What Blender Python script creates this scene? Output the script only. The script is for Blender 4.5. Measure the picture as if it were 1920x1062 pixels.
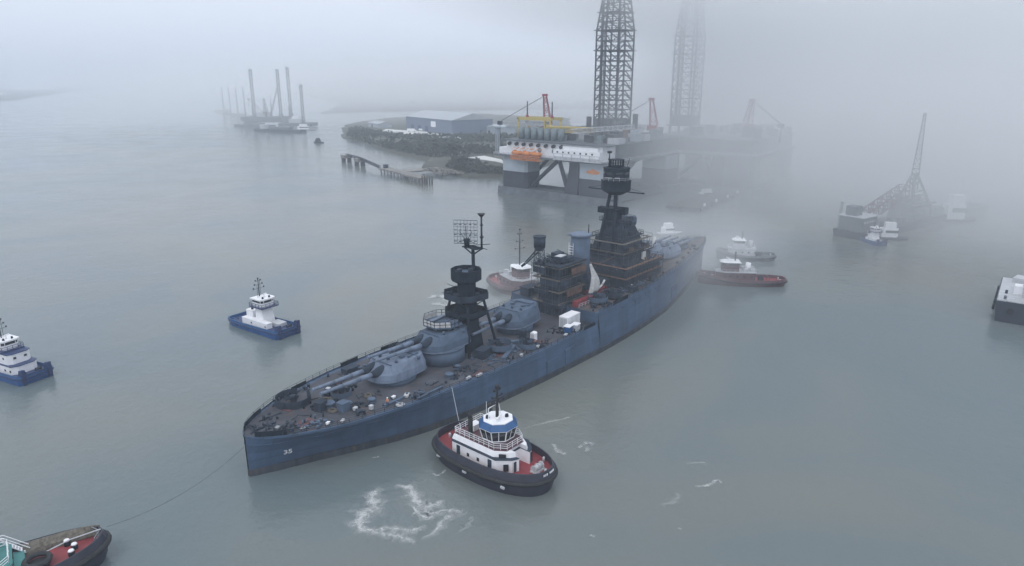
import bpy, math, random
from mathutils import Vector, Matrix
R = math.radians
random.seed(7)
for o in list(bpy.data.objects): bpy.data.objects.remove(o)
SC = bpy.context.scene
COL = SC.collection

# ---------------------------------------------------------------- camera
FPX, CH, PITCH = 1300.0, 68.0, R(16.3)
cam = bpy.data.objects.new('camera', bpy.data.cameras.new('camera')); COL.objects.link(cam)
cam.location = (0, 0, CH); cam.rotation_euler = (R(90) - PITCH, 0, 0)
cam.data.sensor_width = 36; cam.data.lens = FPX / 1920 * 36
cam.data.clip_start = 1; cam.data.clip_end = 30000
SC.camera = cam

# ---------------------------------------------------------------- sky, sun, exposure
SUN_EL, SUN_ROT = R(52), R(205)
w = bpy.data.worlds.new('World'); SC.world = w; w.use_nodes = True
nt = w.node_tree; nt.nodes.clear()
out = nt.nodes.new('ShaderNodeOutputWorld')
sky = nt.nodes.new('ShaderNodeTexSky'); sky.sky_type = 'NISHITA'; sky.sun_disc = False
sky.sun_elevation = SUN_EL; sky.sun_rotation = SUN_ROT; sky.dust_density = 4
b1 = nt.nodes.new('ShaderNodeBackground'); b1.inputs[1].default_value = 0.06
nt.links.new(sky.outputs[0], b1.inputs[0])
geo = nt.nodes.new('ShaderNodeNewGeometry'); sep = nt.nodes.new('ShaderNodeSeparateXYZ')
tc = nt.nodes.new('ShaderNodeTexCoord'); nt.links.new(tc.outputs['Generated'], sep.inputs[0])
ramp = nt.nodes.new('ShaderNodeValToRGB')                      # cloud deck: a little brighter overhead
ramp.color_ramp.elements[0].position = 0.0; ramp.color_ramp.elements[0].color = (0.56, 0.62, 0.735, 1)
ramp.color_ramp.elements[1].position = 0.5; ramp.color_ramp.elements[1].color = (0.875, 0.92, 1.0, 1)
e = ramp.color_ramp.elements.new(0.14); e.color = (0.675, 0.725, 0.83, 1)
nt.links.new(sep.outputs[2], ramp.inputs[0])
b2 = nt.nodes.new('ShaderNodeBackground'); b2.inputs[1].default_value = 1.45
nt.links.new(ramp.outputs[0], b2.inputs[0])
mx = nt.nodes.new('ShaderNodeMixShader'); mx.inputs[0].default_value = 0.85
nt.links.new(b1.outputs[0], mx.inputs[1]); nt.links.new(b2.outputs[0], mx.inputs[2]); nt.links.new(mx.outputs[0], out.inputs[0])
sun = bpy.data.objects.new('sun', bpy.data.lights.new('sun', 'SUN')); COL.objects.link(sun)
sun.data.energy = 0.6; sun.data.angle = R(25); sun.data.color = (1, 0.97, 0.93)
sun.rotation_euler = (R(90) - SUN_EL, 0, -SUN_ROT + R(180)) 
SC.view_settings.view_transform = 'Standard'; SC.view_settings.look = 'None'
SC.view_settings.exposure = 0.03; SC.view_settings.gamma = 1
SC.cycles.use_denoising = True
SC.cycles.max_bounces = 10; SC.cycles.volume_bounces = 8; SC.cycles.transparent_max_bounces = 12
HAZE_DENSITY = 0.00040

# ---------------------------------------------------------------- helpers
def G(px, py, z=0.0):
    """point at height z seen at pixel (px, py) of the 1920-wide photograph"""
    a = (px - 960) / FPX; b = (py - 531) / FPX
    t = (CH - z) / (math.sin(PITCH) + b * math.cos(PITCH))
    return Vector((a * t, (math.cos(PITCH) - b * math.sin(PITCH)) * t, z))

class MB:
    def __init__(s): s.v = []; s.f = []; s.sm = []
    def add(s, vs, fs, smooth=False):
        n = len(s.v); s.v += [tuple(p) for p in vs]; s.f += [tuple(n + i for i in f) for f in fs]; s.sm += [smooth] * len(fs); return s
    def box(s, cx, cy, cz, sx, sy, sz, rz=0, taper=1.0):
        x, y, z = sx / 2, sy / 2, sz / 2; c, d = math.cos(rz), math.sin(rz); vs = []
        for k, (dz, q) in enumerate(((-z, 1), (z, taper))):
            for dx, dy in ((-x, -y), (x, -y), (x, y), (-x, y)):
                dx *= q; dy *= q
                vs.append((cx + dx * c - dy * d, cy + dx * d + dy * c, cz + dz))
        return s.add(vs, [(3, 2, 1, 0), (4, 5, 6, 7), (0, 1, 5, 4), (1, 2, 6, 5), (2, 3, 7, 6), (3, 0, 4, 7)])
    def b0(s, x0, x1, y0, y1, z0, z1): return s.box((x0 + x1) / 2, (y0 + y1) / 2, (z0 + z1) / 2, abs(x1 - x0), abs(y1 - y0), abs(z1 - z0))
    def loft(s, rings, cap0=True, cap1=True, smooth=False, closed=True):
        n = len(rings[0]); vs = [p for r in rings for p in r]; fs = []
        for i in range(len(rings) - 1):
            for j in range(n if closed else n - 1):
                k = (j + 1) % n; fs.append((i * n + j, i * n + k, (i + 1) * n + k, (i + 1) * n + j))
        s.add(vs, fs, smooth)
        base = len(s.v) - len(vs)
        if cap0: s.f.append(tuple(base + j for j in reversed(range(n)))); s.sm.append(False)
        if cap1: s.f.append(tuple(base + (len(rings) - 1) * n + j for j in range(n))); s.sm.append(False)
        return s
    def prism(s, poly, z0, z1, top=None, smooth=False):
        return s.loft([[(x, y, z0) for x, y in poly], [(x, y, z1) for x, y in (top or poly)]], smooth=smooth)
    def cyl(s, x, y, z0, z1, r0, r1=None, n=20, ey=1.0, smooth=True):
        r1 = r0 if r1 is None else r1
        return s.loft([[(x + r * math.cos(6.28318 * i / n), y + ey * r * math.sin(6.28318 * i / n), z) for i in range(n)] for z, r in ((z0, r0), (z1, r1))], smooth=smooth)
    def rod(s, p, q, r=0.05, r2=None, n=5):
        p, q = Vector(p), Vector(q); d = (q - p)
        if d.length < 1e-6: return s
        d.normalize(); u = d.orthogonal().normalized(); v = d.cross(u); r2 = r if r2 is None else r2
        return s.loft([[a + (u * math.cos(6.28318 * i / n) + v * math.sin(6.28318 * i / n)) * rr for i in range(n)] for a, rr in ((p, r), (q, r2))], smooth=n > 5)
    def path(s, pts, r=0.05, n=5):
        for a, b in zip(pts, pts[1:]): s.rod(a, b, r, n=n)
        return s
    def wall(s, pts, h, th=0.12, top_off=0.0):
        """thin solid wall standing on the polyline pts (x, y, z)"""
        for a, b in zip(pts, pts[1:]):
            a, b = Vector(a), Vector(b); d = Vector((b.x - a.x, b.y - a.y, 0))
            if d.length < 1e-5: continue
            d.normalize(); nn = Vector((-d.y, d.x, 0)) * th / 2; a2 = a - d * th * .3; b2 = b + d * th * .3
            up = Vector((0, 0, h))
            s.add([a2 - nn, b2 - nn, b2 + nn, a2 + nn, a2 - nn + up, b2 - nn + up, b2 + nn + up, a2 + nn + up],
                  [(3, 2, 1, 0), (4, 5, 6, 7), (0, 1, 5, 4), (1, 2, 6, 5), (2, 3, 7, 6), (3, 0, 4, 7)])
        return s
    def rail(s, pts, h=1.05, rows=3, step=1.6, r=0.035, closed=False):
        pts = [Vector(p) for p in pts]
        if closed: pts.append(pts[0])
        for a, b in zip(pts, pts[1:]):
            L = (b - a).length; n = max(1, int(L / step + .5))
            for i in range(n + 1):
                p = a.lerp(b, i / n); s.rod(p, p + Vector((0, 0, h)), r * 1.15, n=4)
            for k in range(rows):
                z = Vector((0, 0, h * (k + 1) / rows)); s.rod(a + z, b + z, r, n=4)
        return s
    def lattice(s, p, q, wid, wid2=None, r=0.12, bay=None, up=(0, 0, 1), n=4):
        """box-section lattice girder from p to q"""
        p, q = Vector(p), Vector(q); wid2 = wid if wid2 is None else wid2
        d = q - p; L = d.length; d.normalize()
        u = d.cross(Vector(up)); u = (Vector((1, 0, 0)) if u.length < 1e-3 else u.normalized()); v = u.cross(d).normalized()
        k = max(1, int(L / (bay or wid) + .5))
        def c(i):
            t = i / k; ww = (wid * (1 - t) + wid2 * t) / 2; m = p + d * L * t
            return [m + u * ww + v * ww, m - u * ww + v * ww, m - u * ww - v * ww, m + u * ww - v * ww]
        A = c(0)
        for i in range(k):
            B = c(i + 1)
            for j in range(4):
                m = (j + 1) % 4
                s.rod(A[j], B[j], r, n=n); s.rod(B[j], B[m], r * .7, n=n)
                s.rod(A[j] if i % 2 else A[m], B[m] if i % 2 else B[j], r * .6, n=n)
            A = B
        return s
    def build(s, name, mat, parent=None, loc=None):
        me = bpy.data.meshes.new(name); me.from_pydata(s.v, [], s.f)
        me.materials.append(mat); me.polygons.foreach_set('use_smooth', s.sm); me.update()
        o = bpy.data.objects.new(name, me); COL.objects.link(o)
        if parent is not None: o.parent = parent
        if loc is not None: o.location = loc
        return o

def tag(o, label=None, cat=None, group=None, kind=None):
    if label: o['label'] = label
    if cat: o['category'] = cat
    if group: o['group'] = group
    if kind: o['kind'] = kind
    return o
def thing(name, loc, rz=0, label=None, cat=None, group=None):
    o = bpy.data.objects.new(name, None); COL.objects.link(o); o.location = loc; o.rotation_euler = (0, 0, rz)
    o.empty_display_size = 1
    return tag(o, label, cat, group)
def copy_tree(o, parent=None):
    c = o.copy(); COL.objects.link(c)
    if parent is not None: c.parent = parent
    for ch in list(o.children): copy_tree(ch, c)
    return c

def mat(name, col, rough=0.6, var=0.22, scale=0.5, metal=0.0, rust=0.0, streak=False, bump=0.0, rustcol=(0.16, 0.08, 0.045), spec=0.4, plates=0.0, planks=False):
    m = bpy.data.materials.new(name); m.use_nodes = True; n = m.node_tree.nodes; l = m.node_tree.links
    p = n['Principled BSDF']; p.inputs['Roughness'].default_value = rough; p.inputs['Metallic'].default_value = metal
    p.inputs['Specular IOR Level'].default_value = spec
    t = n.new('ShaderNodeTexCoord'); mp = n.new('ShaderNodeMapping'); l.new(t.outputs['Object'], mp.inputs[0])
    mp.inputs['Scale'].default_value = (1, 1, 0.18) if streak else (1, 1, 1)
    a = n.new('ShaderNodeTexNoise'); a.inputs['Scale'].default_value = scale; a.inputs['Detail'].default_value = 6; l.new(mp.outputs[0], a.inputs[0])
    r = n.new('ShaderNodeMapRange'); r.inputs['From Min'].default_value = .3; r.inputs['From Max'].default_value = .7; l.new(a.outputs[0], r.inputs[0])
    mixn = n.new('ShaderNodeMix'); mixn.data_type = 'RGBA'
    mixn.inputs[6].default_value = tuple(c * (1 - var) for c in col) + (1,); mixn.inputs[7].default_value = tuple(min(1, c * (1 + var)) for c in col) + (1,)
    l.new(r.outputs[0], mixn.inputs[0]); last = mixn.outputs[2]
    if rust:
        b = n.new('ShaderNodeTexNoise'); b.inputs['Scale'].default_value = scale * 2.3; b.inputs['Detail'].default_value = 8; l.new(mp.outputs[0], b.inputs[0])
        r2 = n.new('ShaderNodeMapRange'); r2.inputs['From Min'].default_value = .72 - rust * .35; r2.inputs['From Max'].default_value = .86 - rust * .25; l.new(b.outputs[0], r2.inputs[0])
        m2 = n.new('ShaderNodeMix'); m2.data_type = 'RGBA'; m2.inputs[7].default_value = rustcol + (1,)
        l.new(r2.outputs[0], m2.inputs[0]); l.new(last, m2.inputs[6]); last = m2.outputs[2]
    if plates:
        br_ = n.new('ShaderNodeTexBrick'); br_.inputs['Scale'].default_value = 1; br_.inputs['Brick Width'].default_value = 6.4; br_.inputs['Row Height'].default_value = 1.55; br_.inputs['Mortar Size'].default_value = .035
        br_.inputs['Color1'].default_value = (.80, .80, .82, 1); br_.inputs['Color2'].default_value = (1.12, 1.12, 1.1, 1); br_.inputs['Mortar'].default_value = (.62, .62, .64, 1)
        s_ = n.new('ShaderNodeSeparateXYZ'); c_ = n.new('ShaderNodeCombineXYZ'); l.new(t.outputs['Object'], s_.inputs[0]); l.new(s_.outputs[0], c_.inputs[0]); l.new(s_.outputs[1 if planks else 2], c_.inputs[1]); l.new(c_.outputs[0], br_.inputs[0])
        m3 = n.new('ShaderNodeMix'); m3.data_type = 'RGBA'; m3.blend_type = 'MULTIPLY'; m3.inputs[0].default_value = plates; l.new(last, m3.inputs[6]); l.new(br_.outputs[0], m3.inputs[7]); last = m3.outputs[2]
    l.new(last, p.inputs['Base Color'])
    if bump:
        bn = n.new('ShaderNodeBump'); bn.inputs['Strength'].default_value = .6; bn.inputs['Distance'].default_value = bump
        l.new(a.outputs[0], bn.inputs['Height']); l.new(bn.outputs[0], p.inputs['Normal'])
    return m

K = dict(
    hull=mat('navy_hull_paint', (0.050, 0.088, 0.152), .65, .2, .3, rust=.22, streak=True, rustcol=(0.075, 0.078, 0.088), plates=.8),
    boot=mat('boot_topping', (0.035, 0.042, 0.055), .6, .35, .6, rust=.5, rustcol=(0.075, 0.065, 0.055), streak=True),
    grey=mat('haze_grey_paint', (0.070, 0.105, 0.160), .7, .16, .5, rust=.12, rustcol=(0.10, 0.12, 0.15)),
    ltgrey=mat('turret_grey_paint', (0.145, 0.187, 0.26), .68, .2, .9, rust=.3, rustcol=(0.10, 0.125, 0.16), streak=True, plates=.35),
    dark=mat('dark_tower_paint', (0.008, 0.017, 0.030), .8, .35, .7, spec=.2),
    dark2=mat('dark_slate_paint', (0.024, 0.038, 0.060), .75, .4, .5, rust=.3, rustcol=(0.05, 0.038, 0.032), spec=.25),
    black=mat('black_rubber', (0.018, 0.02, 0.024), .7, .3, 1.0),
    deck=mat('weathered_deck', (0.060, 0.066, 0.082), .75, .4, .16, rust=.38, rustcol=(0.12, 0.078, 0.07), bump=.02, plates=.7, planks=True),
    deckb=mat('rusty_forecastle_deck', (0.055, 0.062, 0.072), .75, .35, .3, rust=.6, rustcol=(0.17, 0.095, 0.075)),
    redprime=mat('red_primer', (0.20, 0.035, 0.045), .7, .3, .6, rust=.2),
    hatchred=mat('faded_red_hatch', (0.11, 0.050, 0.052), .8, .35, .8, rust=.3, rustcol=(0.06, 0.06, 0.07)),
    rust=mat('rusted_steel', (0.13, 0.075, 0.055), .8, .35, .8),
    white=mat('white_paint', (0.80, 0.81, 0.84), .45, .06, .8, rust=.05, rustcol=(0.45, 0.42, 0.4)),
    dirtywhite=mat('weathered_white_paint', (0.46, 0.48, 0.51), .6, .12, .6, rust=.25, rustcol=(0.28, 0.24, 0.22)),
    tarp=mat('grey_white_tarp', (0.52, 0.52, 0.52), .8, .2, 1.2, bump=.1),
    plank=mat('scaffold_planks', (0.115, 0.105, 0.09), .8, .3, 1.5),
    steel=mat('galvanised_steel', (0.25, 0.27, 0.29), .5, .2, 1.5, metal=.3),
    glass=mat('dark_window_glass', (0.012, 0.018, 0.025), .08, .2, 1.0, spec=.8),
    blue=mat('blue_hull_paint', (0.014, 0.075, 0.235), .45, .2, .5, rust=.12, rustcol=(0.02, 0.04, 0.09)),
    bluedk=mat('dark_blue_paint', (0.018, 0.04, 0.12), .5, .25, .8),
    bluelt=mat('bright_blue_paint', (0.018, 0.085, 0.225), .4, .12, 1.0),
    reddeck=mat('red_deck_paint', (0.23, 0.034, 0.042), .6, .22, .5, rust=.25, rustcol=(0.13, 0.05, 0.06)),
    maroon=mat('maroon_paint', (0.095, 0.042, 0.055), .55, .2, .5, rust=.1),
    tughull=mat('black_tug_hull', (0.026, 0.030, 0.048), .55, .25, .5, rust=.2, rustcol=(0.06, 0.045, 0.045)),
    teal=mat('teal_paint', (0.06, 0.24, 0.23), .55, .15, 1),
    fibre=mat('brown_fibre_matting', (0.13, 0.12, 0.10), .9, .45, 2.5, bump=.15),
    orange=mat('orange_paint', (0.62, 0.22, 0.06), .5, .15, 1),
    yellow=mat('yellow_paint', (0.50, 0.40, 0.13), .55, .15, 1, rust=.1),
    redcrane=mat('red_crane_paint', (0.32, 0.05, 0.07), .5, .15, .5),
    rigdark=mat('rig_navy_paint', (0.03, 0.04, 0.06), .6, .2, .15),
    riglt=mat('rig_pale_grey_paint', (0.36, 0.41, 0.46), .55, .12, .15, rust=.1, rustcol=(0.2, 0.2, 0.21)),
    rigmid=mat('rig_mid_grey_steel', (0.10, 0.12, 0.14), .6, .3, .2, rust=.2),
    tank=mat('green_grey_tank_paint', (0.17, 0.22, 0.24), .5, .2, .3),
    lattice=mat('grey_lattice_steel', (0.07, 0.08, 0.095), .55, .2, .3),
    conc=mat('weathered_concrete', (0.22, 0.21, 0.20), .85, .3, .25, rust=.3, rustcol=(0.10, 0.09, 0.08), bump=.1),
    timber=mat('old_dock_timber', (0.06, 0.055, 0.05), .9, .4, 1),
    skin=mat('skin', (0.45, 0.29, 0.22), .6, .08, 3), hivis=mat('orange_work_vest', (0.75, 0.20, 0.05), .7, .1, 3),
    denim=mat('blue_work_trousers', (0.04, 0.06, 0.11), .8, .2, 5), leafm=None)
K['leaf'] = mat('scrub_foliage', (0.030, 0.038, 0.024), .85, .45, .12)
K['bark'] = mat('tree_bark', (0.07, 0.055, 0.045), .9, .3, 1)
K['land'] = mat('marsh_ground', (0.06, 0.065, 0.05), .9, .4, .02, rust=.35, rustcol=(0.16, 0.145, 0.12))
K['sand'] = mat('pale_sand', (0.62, 0.62, 0.60), .9, .12, .02)
K['whblue'] = mat('blue_shed_cladding', (0.11, 0.15, 0.22), .5, .08, .3, streak=True)
K['shedroof'] = mat('pale_shed_roof', (0.36, 0.39, 0.42), .5, .08, .1)

# ---------------------------------------------------------------- water
def water_mat():
    m = bpy.data.materials.new('harbour_water'); m.use_nodes = True; n = m.node_tree.nodes; l = m.node_tree.links
    p = n['Principled BSDF']; p.inputs['IOR'].default_value = 1.33
    t = n.new('ShaderNodeTexCoord')
    big = n.new('ShaderNodeTexNoise'); big.inputs['Scale'].default_value = .009; big.inputs['Detail'].default_value = 3; big.inputs['Distortion'].default_value = .6
    l.new(t.outputs['Object'], big.inputs[0])
    cr = n.new('ShaderNodeValToRGB'); cr.color_ramp.elements[0].position = .40; cr.color_ramp.elements[0].color = (0.115, 0.150, 0.162, 1)
    cr.color_ramp.elements[1].position = .60; cr.color_ramp.elements[1].color = (0.158, 0.171, 0.156, 1)
    l.new(big.outputs[0], cr.inputs[0]); l.new(cr.outputs[0], p.inputs['Base Color'])
    rr = n.new('ShaderNodeMapRange'); rr.inputs['From Min'].default_value = .35; rr.inputs['From Max'].default_value = .65; rr.inputs['To Min'].default_value = .03; rr.inputs['To Max'].default_value = .16
    mid = n.new('ShaderNodeTexNoise'); mid.inputs['Scale'].default_value = .03; mid.inputs['Detail'].default_value = 5; l.new(t.outputs['Object'], mid.inputs[0])
    l.new(mid.outputs[0], rr.inputs[0]); l.new(rr.outputs[0], p.inputs['Roughness'])
    prev = None
    for sc, dist, det in ((.10, .22, 3), (.5, .13, 5), (1.8, .05, 3)):
        a = n.new('ShaderNodeTexNoise'); a.inputs['Scale'].default_value = sc; a.inputs['Detail'].default_value = det; l.new(t.outputs['Object'], a.inputs[0])
        b = n.new('ShaderNodeBump'); b.inputs['Strength'].default_value = 1; b.inputs['Distance'].default_value = dist; l.new(a.outputs[0], b.inputs['Height'])
        if prev: l.new(prev.outputs[0], b.inputs['Normal'])
        prev = b
    l.new(prev.outputs[0], p.inputs['Normal'])
    return m
wm = MB(); wm.add([(-7000, -600, 0), (7000, -600, 0), (7000, 13000, 0), (-7000, 13000, 0)], [(0, 1, 2, 3)])
tag(wm.build('water', water_mat()), kind='structure')

# ---------------------------------------------------------------- haze (one even box around everything)
def vol(name, o, dens, col=(0.85, 0.915, 1.0)):
    m = bpy.data.materials.new(name); m.use_nodes = True; n = m.node_tree.nodes; n.clear()
    v = n.new('ShaderNodeVolumePrincipled'); v.inputs['Color'].default_value = col + (1,); v.inputs['Density'].default_value = dens
    v.inputs['Anisotropy'].default_value = 0.0
    oo = n.new('ShaderNodeOutputMaterial'); m.node_tree.links.new(v.outputs[0], oo.inputs['Volume']); o.data.materials[0] = m
    return m
hz = MB().b0(-7100, 7100, -700, 13100, -1.0, 185).build('haze', K['white'])
vol('haze_air', hz, HAZE_DENSITY); tag(hz, kind='stuff')
def mist(loc, rad, dens, power=1.0, nscale=3.0, nmin=.35, rz=0.0, inner=.15):
    # a drifting bank of thicker fog: a closed ellipsoid whose density dies away before its skin
    m_ = MB(); n = 20; rings = []
    for i in range(1, 12):
        a = math.pi * i / 12; rings.append([(math.sin(a) * math.cos(6.28318 * j / n), math.sin(a) * math.sin(6.28318 * j / n), -math.cos(a)) for j in range(n)])
    m_.loft(rings); o = m_.build('fog_bank', K['white']); o.location = loc; o.scale = rad; o.rotation_euler = (0, 0, rz)
    m = bpy.data.materials.new('fog_air'); m.use_nodes = True; nn = m.node_tree.nodes; l = m.node_tree.links; nn.clear()
    v = nn.new('ShaderNodeVolumePrincipled'); v.inputs['Color'].default_value = (0.982, 0.99, 1.0, 1)
    t = nn.new('ShaderNodeTexCoord'); ln = nn.new('ShaderNodeVectorMath'); ln.operation = 'LENGTH'; l.new(t.outputs['Object'], ln.inputs[0])
    r = nn.new('ShaderNodeMapRange'); r.interpolation_type = 'SMOOTHSTEP'; r.inputs['From Min'].default_value = .96; r.inputs['From Max'].default_value = inner; l.new(ln.outputs['Value'], r.inputs[0])
    no = nn.new('ShaderNodeTexNoise'); no.inputs['Scale'].default_value = nscale; no.inputs['Detail'].default_value = 2; l.new(t.outputs['Object'], no.inputs[0])
    r2 = nn.new('ShaderNodeMapRange'); r2.inputs['From Min'].default_value = .35; r2.inputs['From Max'].default_value = .62; r2.inputs['To Min'].default_value = nmin; l.new(no.outputs[0], r2.inputs[0])
    mu = nn.new('ShaderNodeMath'); mu.operation = 'MULTIPLY'; l.new(r.outputs[0], mu.inputs[0]); l.new(r2.outputs[0], mu.inputs[1])
    m2 = nn.new('ShaderNodeMath'); m2.operation = 'MULTIPLY'; l.new(mu.outputs[0], m2.inputs[0]); m2.inputs[1].default_value = dens; l.new(m2.outputs[0], v.inputs['Density'])
    oo = nn.new('ShaderNodeOutputMaterial'); l.new(v.outputs[0], oo.inputs['Volume']); o.data.materials[0] = m
    tag(o, kind='stuff'); return o
mist((750, 1760, 60), (1900, 1330, 130), .0036, nmin=.6)
mist((-430, 1080, 40), (420, 320, 110), .0034, nmin=.6, nscale=2)
mist((338, 440, 25), (350, 310, 125), .0128, nmin=.75, nscale=3, inner=.6)
mist((56, 230, 11), (74, 46, 24), .017, nscale=2.2, rz=.85)
mist((225, 470, 150), (390, 330, 84), .0125, nmin=.85, inner=.4)
mist((124, 436, 108), (80, 62, 78), .022, nmin=1)
mist((-2, 196, 7), (34, 26, 13), .016, nscale=2.5, rz=.85)

# ---------------------------------------------------------------- battleship
SH_T = Vector((-47.06, 109.41, 0)); SH_A = R(48.455 + 1.3)
ship = thing('battleship', SH_T, SH_A, 'long blue-grey battleship numbered 35, dark towers and twin-gun turrets, filling the middle of the harbour', 'battleship')
def SP(s, t, z):                                  # ship frame -> world
    c, d = math.cos(SH_A), math.sin(SH_A)
    return Vector((SH_T.x + s * c - t * d, SH_T.y + s * d + t * c, z))
def interp(tab, x):
    for (a, b), (c, d) in zip(tab, tab[1:]):
        if x <= c: 
            k = max(0, min(1, (x - a) / (c - a))); return b + (d - b) * k
    return tab[-1][1]
DW = [(0, .25), (.6, 1.6), (2, 3.4), (5, 5.6), (10, 8.4), (15, 10.3), (25, 12.5), (35, 13.7), (50, 14.6), (70, 14.9), (90, 14.6), (110, 13.8), (125, 12.2), (140, 10.4), (155, 8.0), (165, 6.2), (173, 4.3), (178, 2.4), (180, 1.2), (181, .2)]
WW = [(0, .2), (.8, .7), (3, 1.6), (6, 2.7), (11, 4.6), (18, 7.6), (26, 10.6), (35, 13.0), (50, 14.7), (70, 15.4), (90, 15.5), (105, 15.0), (120, 13.6), (132, 12), (145, 9), (158, 5.8), (168, 3.0), (176, .9), (178.5, .2)]
def zd(s):
    return 7.4 + .5 * ((90 - s) / 90) ** 2 if s < 90 else 10.4 + 2.4 * ((s - 90) / 86) ** 2
def hull_ring(s, zbot, ztop, w0, w1, n=5):
    L = []
    for i in range(n):
        k = i / (n - 1); z = zbot + (ztop - zbot) * k; wd = w0 + (w1 - w0) * (k ** 1.5)
        L.append((s, -wd, z))
    return L + [(x, -y, z) for x, y, z in reversed(L)]
st = [0, .3, .8, 1.5, 3, 5, 8, 11, 15, 20, 26, 32, 40, 50, 60, 70, 80, 89.9]
st2 = [90, 95, 102, 110, 118, 125, 132, 140, 148, 155, 160, 165, 169, 173, 176, 178, 180, 181]
hb = MB()
hb.loft([hull_ring(s, 1.3, zd(s), interp(WW, s), interp(DW, s)) for s in st], smooth=False, closed=False, cap0=False, cap1=False)
hb.loft([hull_ring(s, 1.3, zd(s), interp(WW, s), interp(DW, s)) for s in st2], smooth=False, closed=False, cap0=False, cap1=False)
hb.add([(90, -14.6, 7.3), (90, 14.6, 7.3), (90, 14.6, 10.4), (90, -14.6, 10.4)], [(0, 1, 2, 3)])
hb.add([(90, -15.1, 1.0), (90, 15.1, 1.0), (90, 14.6, 7.4), (90, -14.6, 7.4)], [(3, 2, 1, 0)])
# rubbing strakes and plating ledges along the side
for zf in (.0, .42):
    for sgn in (-1, 1):
        pts = [(s, sgn * ((interp(WW, s) + (interp(DW, s) - interp(WW, s)) * ((1 - zf * .5) ** 1.5)) + .04), 1.3 + (zd(s) - 1.3) * (1 - zf * .5) - .12) for s in st + st2[1:] if not (zf and s > 168)]
        hb.path(pts, .09, n=4)
hull = hb.build('hull', K['hull'], ship)
for p in hull.data.polygons: p.use_smooth = False
bb = MB().loft([hull_ring(s, -2.5, 1.3, interp(WW, s) + .28, interp(WW, s) + .28 * (s > 3), 3) for s in st + st2], smooth=False)
bb.build('waterline_band', K['boot'], ship)
def deck_grid(stations, dz, inset):
    g = MB(); rings = []
    for s in stations:
        wd = max(.05, interp(DW, s) - inset); z = zd(s) + dz
        rings.append([(s, wd * k / 4, z + .12 * (1 - (k / 4) ** 2)) for k in range(-4, 5)])
    g.loft(rings, False, False, closed=False); return g
deck_grid([.4] + st[1:], -.02, .05).build('main_deck', K['deck'], ship)
deck_grid(st2, -.02, .05).build('forecastle_deck', K['deckb'], ship)
# edge bulwark / waterway
for nm, sts in (('deck_edge', st), ('deck_edge', st2)):
    e_ = MB()
    for sgn in (-1, 1): e_.wall([(s, sgn * interp(DW, s) * .995, zd(s) - .1) for s in sts], .32, .14)
    e_.build(nm, K['hull'], ship)
# guard rails with dark canvas lengths
gr = MB()
for sgn in (-1, 1):
    pts = [(s, sgn * (interp(DW, s) - .25), zd(s)) for s in [1.5, 3, 5, 8, 11, 15, 20, 26, 32, 40, 50, 60, 70, 80, 89]]
    gr.rail(pts, 1.15, 3, 2.4, .035)
    pts = [(s, sgn * (interp(DW, s) - .25), zd(s)) for s in [91, 97, 104, 112, 120, 128, 135, 143, 150, 158, 165, 173, 178, 180]]
    gr.rail(pts, 1.15, 3, 2.4, .035)
gr.build('guard_rail', K['dark'], ship)
for a, b, h in ((1, 7, .9), (16, 20, .8), (30, 35, 1.0), (42, 45, .9), (55, 63, 1.2), (72, 78, 1.0)):
    ss = [a + (b - a) * i / 6 for i in range(7)]
    MB().wall([(s, interp(DW, s) - .3, zd(s)) for s in ss], h, .06).build('rail_canvas', K['dark'], ship)
for a, b, h in ((1, 5, 1.2), (98, 106, 1.3), (84, 89, 1.0)):
    ss = [a + (b - a) * i / 6 for i in range(7)]
    MB().wall([(s, -(interp(DW, s) - .3), zd(s)) for s in ss], h, .06).build('rail_canvas', K['dark'], ship)

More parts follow.
